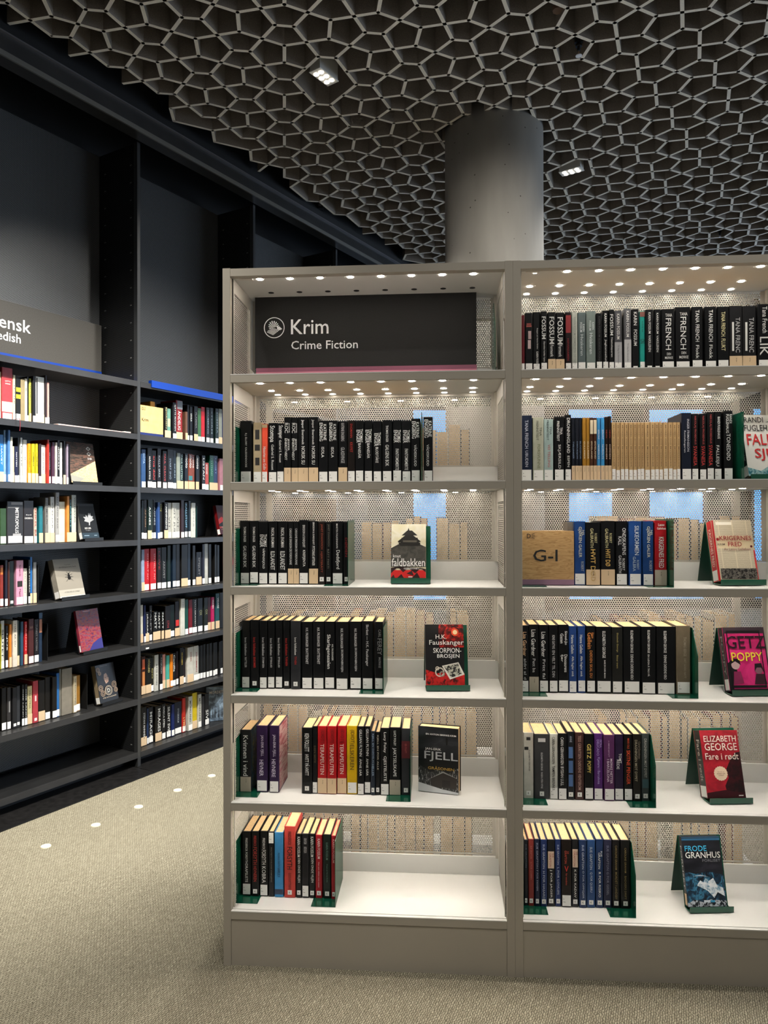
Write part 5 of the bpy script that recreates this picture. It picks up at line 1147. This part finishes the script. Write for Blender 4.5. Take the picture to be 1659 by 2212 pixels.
def a_gran(c):
    c.rect(0,.25,1,1,art_noise([(.3,'#0c0e14'),(.55,'#1c1e26'),(.8,'#3a3844')],ns=4,scale=(.5,1,1.5))); c.rect(0,.94,1,1,'#20405a').rect(0,.95,1,.965,'#2f6a94')
    c.poly([(0,.5),(.3,.46),(.6,.5),(1,.44),(1,0),(0,0)],art_noise([(.38,'#0a1420'),(.5,'#1c3c54'),(.58,'#3f7fa0'),(.68,'#0f1a26')],ns=9)); 
    c.poly([(.28,.30),(.38,.37),(.46,.34),(.52,.40),(.60,.36),(.72,.40),(.8,.30),(.95,.26),(.98,.14),(.8,.2),(.7,.12),(.55,.22),(.42,.26)],art_noise([(.36,'#6a96b0'),(.5,'#dce4ea'),(.64,'#f0f2f4')],ns=16))
    c.poly([(.0,.0),(0,.05),(.2,.1),(.4,.06),(.6,.1),(1,.08),(1,0)],art_noise([(.45,'#101820'),(.55,'#c8d0d8')],ns=22)); c.poly([(.2,.43),(.4,.45),(.6,.42),(.4,.435)],'#c8d0d8')
    c.txt('FRODE',.05,.79,.62,.87,'#3fb0dc').txt('GRANHUS',.05,.69,.96,.78,W).txt('FORLISET',.48,.635,.95,.675,'#7a7c84').rect(.42,.06,.58,.09,'#d8e4ec').rect(.59,.06,.7,.09,'#3a9ac8')
def a_map(c):
    c.rect(0,0,1,1,art_noise([(.38,'#2a2420'),(.5,'#4c4038'),(.6,'#6a4a3e'),(.7,'#38302a')],ns=16,scale=(.4,1,1.4))); c.poly([(0,.2),(1,.56),(1,0),(0,0)],art_noise([(.4,'#c8a878'),(.47,'#e0c898'),(.5,'#5a3824'),(.53,'#e4cf9c'),(.7,'#b88a58')],ns=14))
    for v in (.86,.73): c.poly([(.70,v),(.79,v+.055),(.88,v),(.79,v-.055)],'#c8c4bc').poly([(.745,v),(.79,v+.028),(.835,v),(.79,v-.028)],'#4a4440')
    c.poly([(0,.2),(.5,.10),(.3,.02),(0,.03)],'#8c8c82').txt('10',.72,.58,.86,.63,W)
def a_leaf(c):
    c.rect(0,0,1,1,'#1e2022').rect(0,0,1,.17,'#2c3a44').rect(0,.93,1,1,'#3a3c3e')
    c.poly([(.5,.38),(.52,.46),(.26,.5),(.34,.56),(.24,.62),(.4,.62),(.42,.68),(.52,.6),(.6,.74),(.66,.7),(.72,.74),(.72,.64),(.84,.64),(.78,.58),(.86,.54),(.6,.47),(.55,.38)],'#a8aaac')
    c.txt('KO UN',.2,.27,.55,.32,W).txt('vit fjäril',.22,.21,.5,.25,'#8a8c8e').rect(.1,.08,.4,.10,'#8aa0b0').rect(.7,.08,.88,.1,'#8aa0b0')
def a_beetle(c):
    c.rect(0,0,1,1,'#8c867a').rect(0,.0,1,.2,'#a8a498').rect(0,0,1,.03,'#dcdad0').disc(.5,.56,.045,'#15120f',n=12).disc(.5,.50,.065,'#15120f',n=14).disc(.5,.605,.03,'#15120f',n=10)
    for p in ((.5,.55,.36,.60),(.5,.53,.34,.52),(.5,.5,.36,.41),(.5,.55,.64,.60),(.5,.53,.66,.52),(.5,.5,.64,.41),(.49,.61,.42,.66),(.51,.61,.58,.66)): c.poly([(p[0],p[1]-.006),(p[2],p[3]-.003),(p[2],p[3]+.003),(p[0],p[1]+.006)],'#15120f')
    c.txt('Jordlöperens bok',.16,.76,.84,.80,'#3a342c').txt('Peter Holm',.4,.83,.62,.85,'#3a342c').txt('en liten bok om insekter',.2,.13,.8,.155,'#3a342c')
def a_col(c):
    c.rect(0,0,1,1,art_noise([(.3,'#1c1c50'),(.4,'#6a1428'),(.47,'#96203a'),(.53,'#8c4a1c'),(.58,'#5c3060'),(.66,'#7c1a34'),(.75,'#1e4028')],ns=11,scale=(.7,1,1.2),detail=6))
    c.poly([(.35,0),(.55,.16),(.8,.24),(1,.28),(1,0)],'#2a2470').rect(.3,.95,.62,.965,'#d8a0a0')
def a_D(c):
    c.rect(0,0,1,1,'#191716'); c.disc(.52,.68,.2,'#2a2220',n=20).poly([(.36,.62),(.4,.75),(.56,.78),(.64,.66),(.58,.52),(.44,.48)],'#a88a78').poly([(.3,.7),(.4,.82),(.7,.86),(.82,.7),(.72,.5),(.62,.62),(.52,.76),(.42,.74)],'#0e0c0c')
    c.rect(.42,.64,.48,.655,'#1a1210').rect(.54,.65,.6,.665,'#1a1210').poly([(.46,.55),(.53,.56),(.52,.54),(.47,.535)],'#6a2a28')
    for u,v,r in ((.12,.4,.12),(.2,.25,.12),(.85,.42,.13),(.9,.27,.1),(.1,.88,.1),(.16,.78,.08)): c.ring(u,v,r,.02,'#a89078').ring(u,v,r*.55,.02,'#a89078')
    c.disc(.5,.3,.19,'#141212').ring(.5,.3,.2,.02,'#c8b8a0').ring(.5,.3,.145,.012,'#c8b8a0').txt('D',.43,.25,.57,.35,'#e8e0d0').txt('ETSK OCH RASANDE',.14,.115,.86,.145,'#c8b8a0').rect(.2,.95,.6,.96,'#8a8078')
def a_red(c):
    c.rect(0,0,1,1,'#3a1416').poly([(0,.5),(.3,.62),(.6,.5),(1,.6),(1,.2),(.5,.3),(0,.2)],'#8a2420').poly([(.0,.35),(.4,.45),(1,.3),(1,.2),(0,.28)],'#120a0a').txt('ARNE',.1,.23,.5,.27,'#c89088').txt('STJERN',.1,.15,.6,.19,'#c89088')
def a_red2(c):
    c.rect(0,0,1,1,'#2a1012').poly([(0,.7),(.5,.85),(1,.7),(1,.5),(0,.55)],'#7a1c20').txt('AN',.1,.6,.4,.68,'#d0a0a0').txt('EG',.1,.5,.4,.57,'#d0a0a0')
def a_siv(c):
    c.rect(0,0,1,1,art_noise([(.3,'#28303c'),(.5,'#5a6a7a'),(.65,'#8aa0b4'),(.8,'#1c2026')],ns=5)); 
    for u in (.15,.3,.42,.6,.78): c.poly([(u,.1),(u+.05,.1),(u+.03,.48)],'#14161a')
    c.txt('MORDET',.15,.8,.85,.88,'#c8c0b8')
dW=lambda *a,**k: display(FW,*a,**k)
dW(.525,.13,1.197,.115,.186,.022,14,0,'#e0d8b8','#2a2a28',a_fald,'white castle cover book lettered faldbakken on a green stand',stand='castle cover book')
dW(.640,.105,.854,.126,.198,.030,15,4,'#101012','#101012',a_skorp,'black and red book SKORPIONBROSJEN displayed on a green stand',stand='black and red scorpion brooch book')
dW(.612,.125,.5135,.134,.213,.040,0,-13,'#101113','#0e0f10',a_fjell,'black book GRÅSONEN standing turned with its cover showing',lab=None)
dW(1.655,.10,1.528,.135,.205,.030,15,4,'#e2e1da','#202020',a_fall,'white book with large red title FALLESJUK, cut by the right edge',stand='white book with red title',spine_text=('FALLESJUK','#dcdcd8'))
dW(1.566,.115,1.197,.130,.198,.036,15,6,'#c8bca0','#b81c24',a_krig,'newsprint cover book KRIGERNES FRED on a green stand',stand='newsprint cover book',spine_text=('KRIGERNES FRED','#e8d8d0'))
dW(1.592,.095,.854,.134,.198,.030,15,6,'#d42872','#1a181a',a_poppy,'bright pink book POPPY on a green stand at the right edge',stand='bright pink book',spine_text=('POPPY','#8a8a8a'))
dW(1.524,.10,.514,.122,.205,.045,16,6,'#9a1824','#131112',a_fare,'dark red book Fare i rødt with round cream sticker on stand',stand='dark red book with round sticker',spine_text=('Fare i rødt','#b0a8a0'),lab='w')
dW(1.462,.10,.172,.124,.205,.020,14,6,'#14161c','#14161c',a_gran,'book FORLISET with breaking white wave cover on green stand',stand='wave cover book',spine_text=('FORLISET','#c8c8c8'),lab='b')
dD=lambda *a,**k: display(FD,*a,**k)
dD(.43,.06,1.586,.165,.222,.02,12,0,'#3a302a','#1c1a18',a_map,'brown and map patterned book numbered 10 leaning, nearest black bay',lab=None,stand='map patterned book')
dD(.497,.065,1.286,.118,.195,.025,14,8,'#1e2022','#8a8880',a_leaf,'black book with grey leaf picture leaning, nearest black bay',stand='grey leaf book')
dD(.345,.045,.986,.165,.205,.036,16,6,'#8c867a','#9a9488',a_beetle,'grey book with small black beetle leaning, nearest black bay',stand='grey beetle book')
dD(.478,.05,.686,.150,.222,.016,12,6,'#8a2440','#8a3040',a_col,'red and purple patterned book leaning, nearest black bay',stand='red and purple patterned book')
dD(.597,.05,.386,.132,.208,.032,12,6,'#191716','#8a7a60',a_D,'black portrait book with round D emblem leaning, nearest black bay',stand='black portrait book')
dD(1.535,.06,1.286,.13,.195,.025,12,8,'#3a1416','#6a1418',a_red,'dark red cover book at the far end, third shelf, second black bay',stand='dark red book at the far end')
dD(1.60,.06,.986,.13,.20,.02,10,4,'#2a1012','#2a1012',a_red2,'black and red cover book at far end, fourth shelf, second black bay')
dD(1.452,.075,.0865,.125,.222,.030,0,-38,'#3a4654','#15171b',a_siv,'grey blue cover book standing turned on the lowest black shelf')
# flat magazine
root=link('magazine',None,None,FD@T(.545,.13,1.8865)@Matrix.Rotation(R(2),4,'Z')); tag(root,'pale pink magazine lying flat beside the wide red book','magazine')
Geo().box(-.235,.235,-.115,.115,0,.0045,mat('#cfa49a',.5)).build('pages',root)
Geo().box(-.235,.235,-.115,.115,.0046,.0062,mat('#d8c8c0',.4)).build('cover',root)
Geo().box(.19,.2365,-.1155,.116,.0063,.0092,mat('#d8d6c8',.4)).build('folded_corner',root)

o=STUFF.build('library_books'); o['kind']='stuff'; tag(o,'remaining small library books far along the black shelves and behind the perforated panels','books')
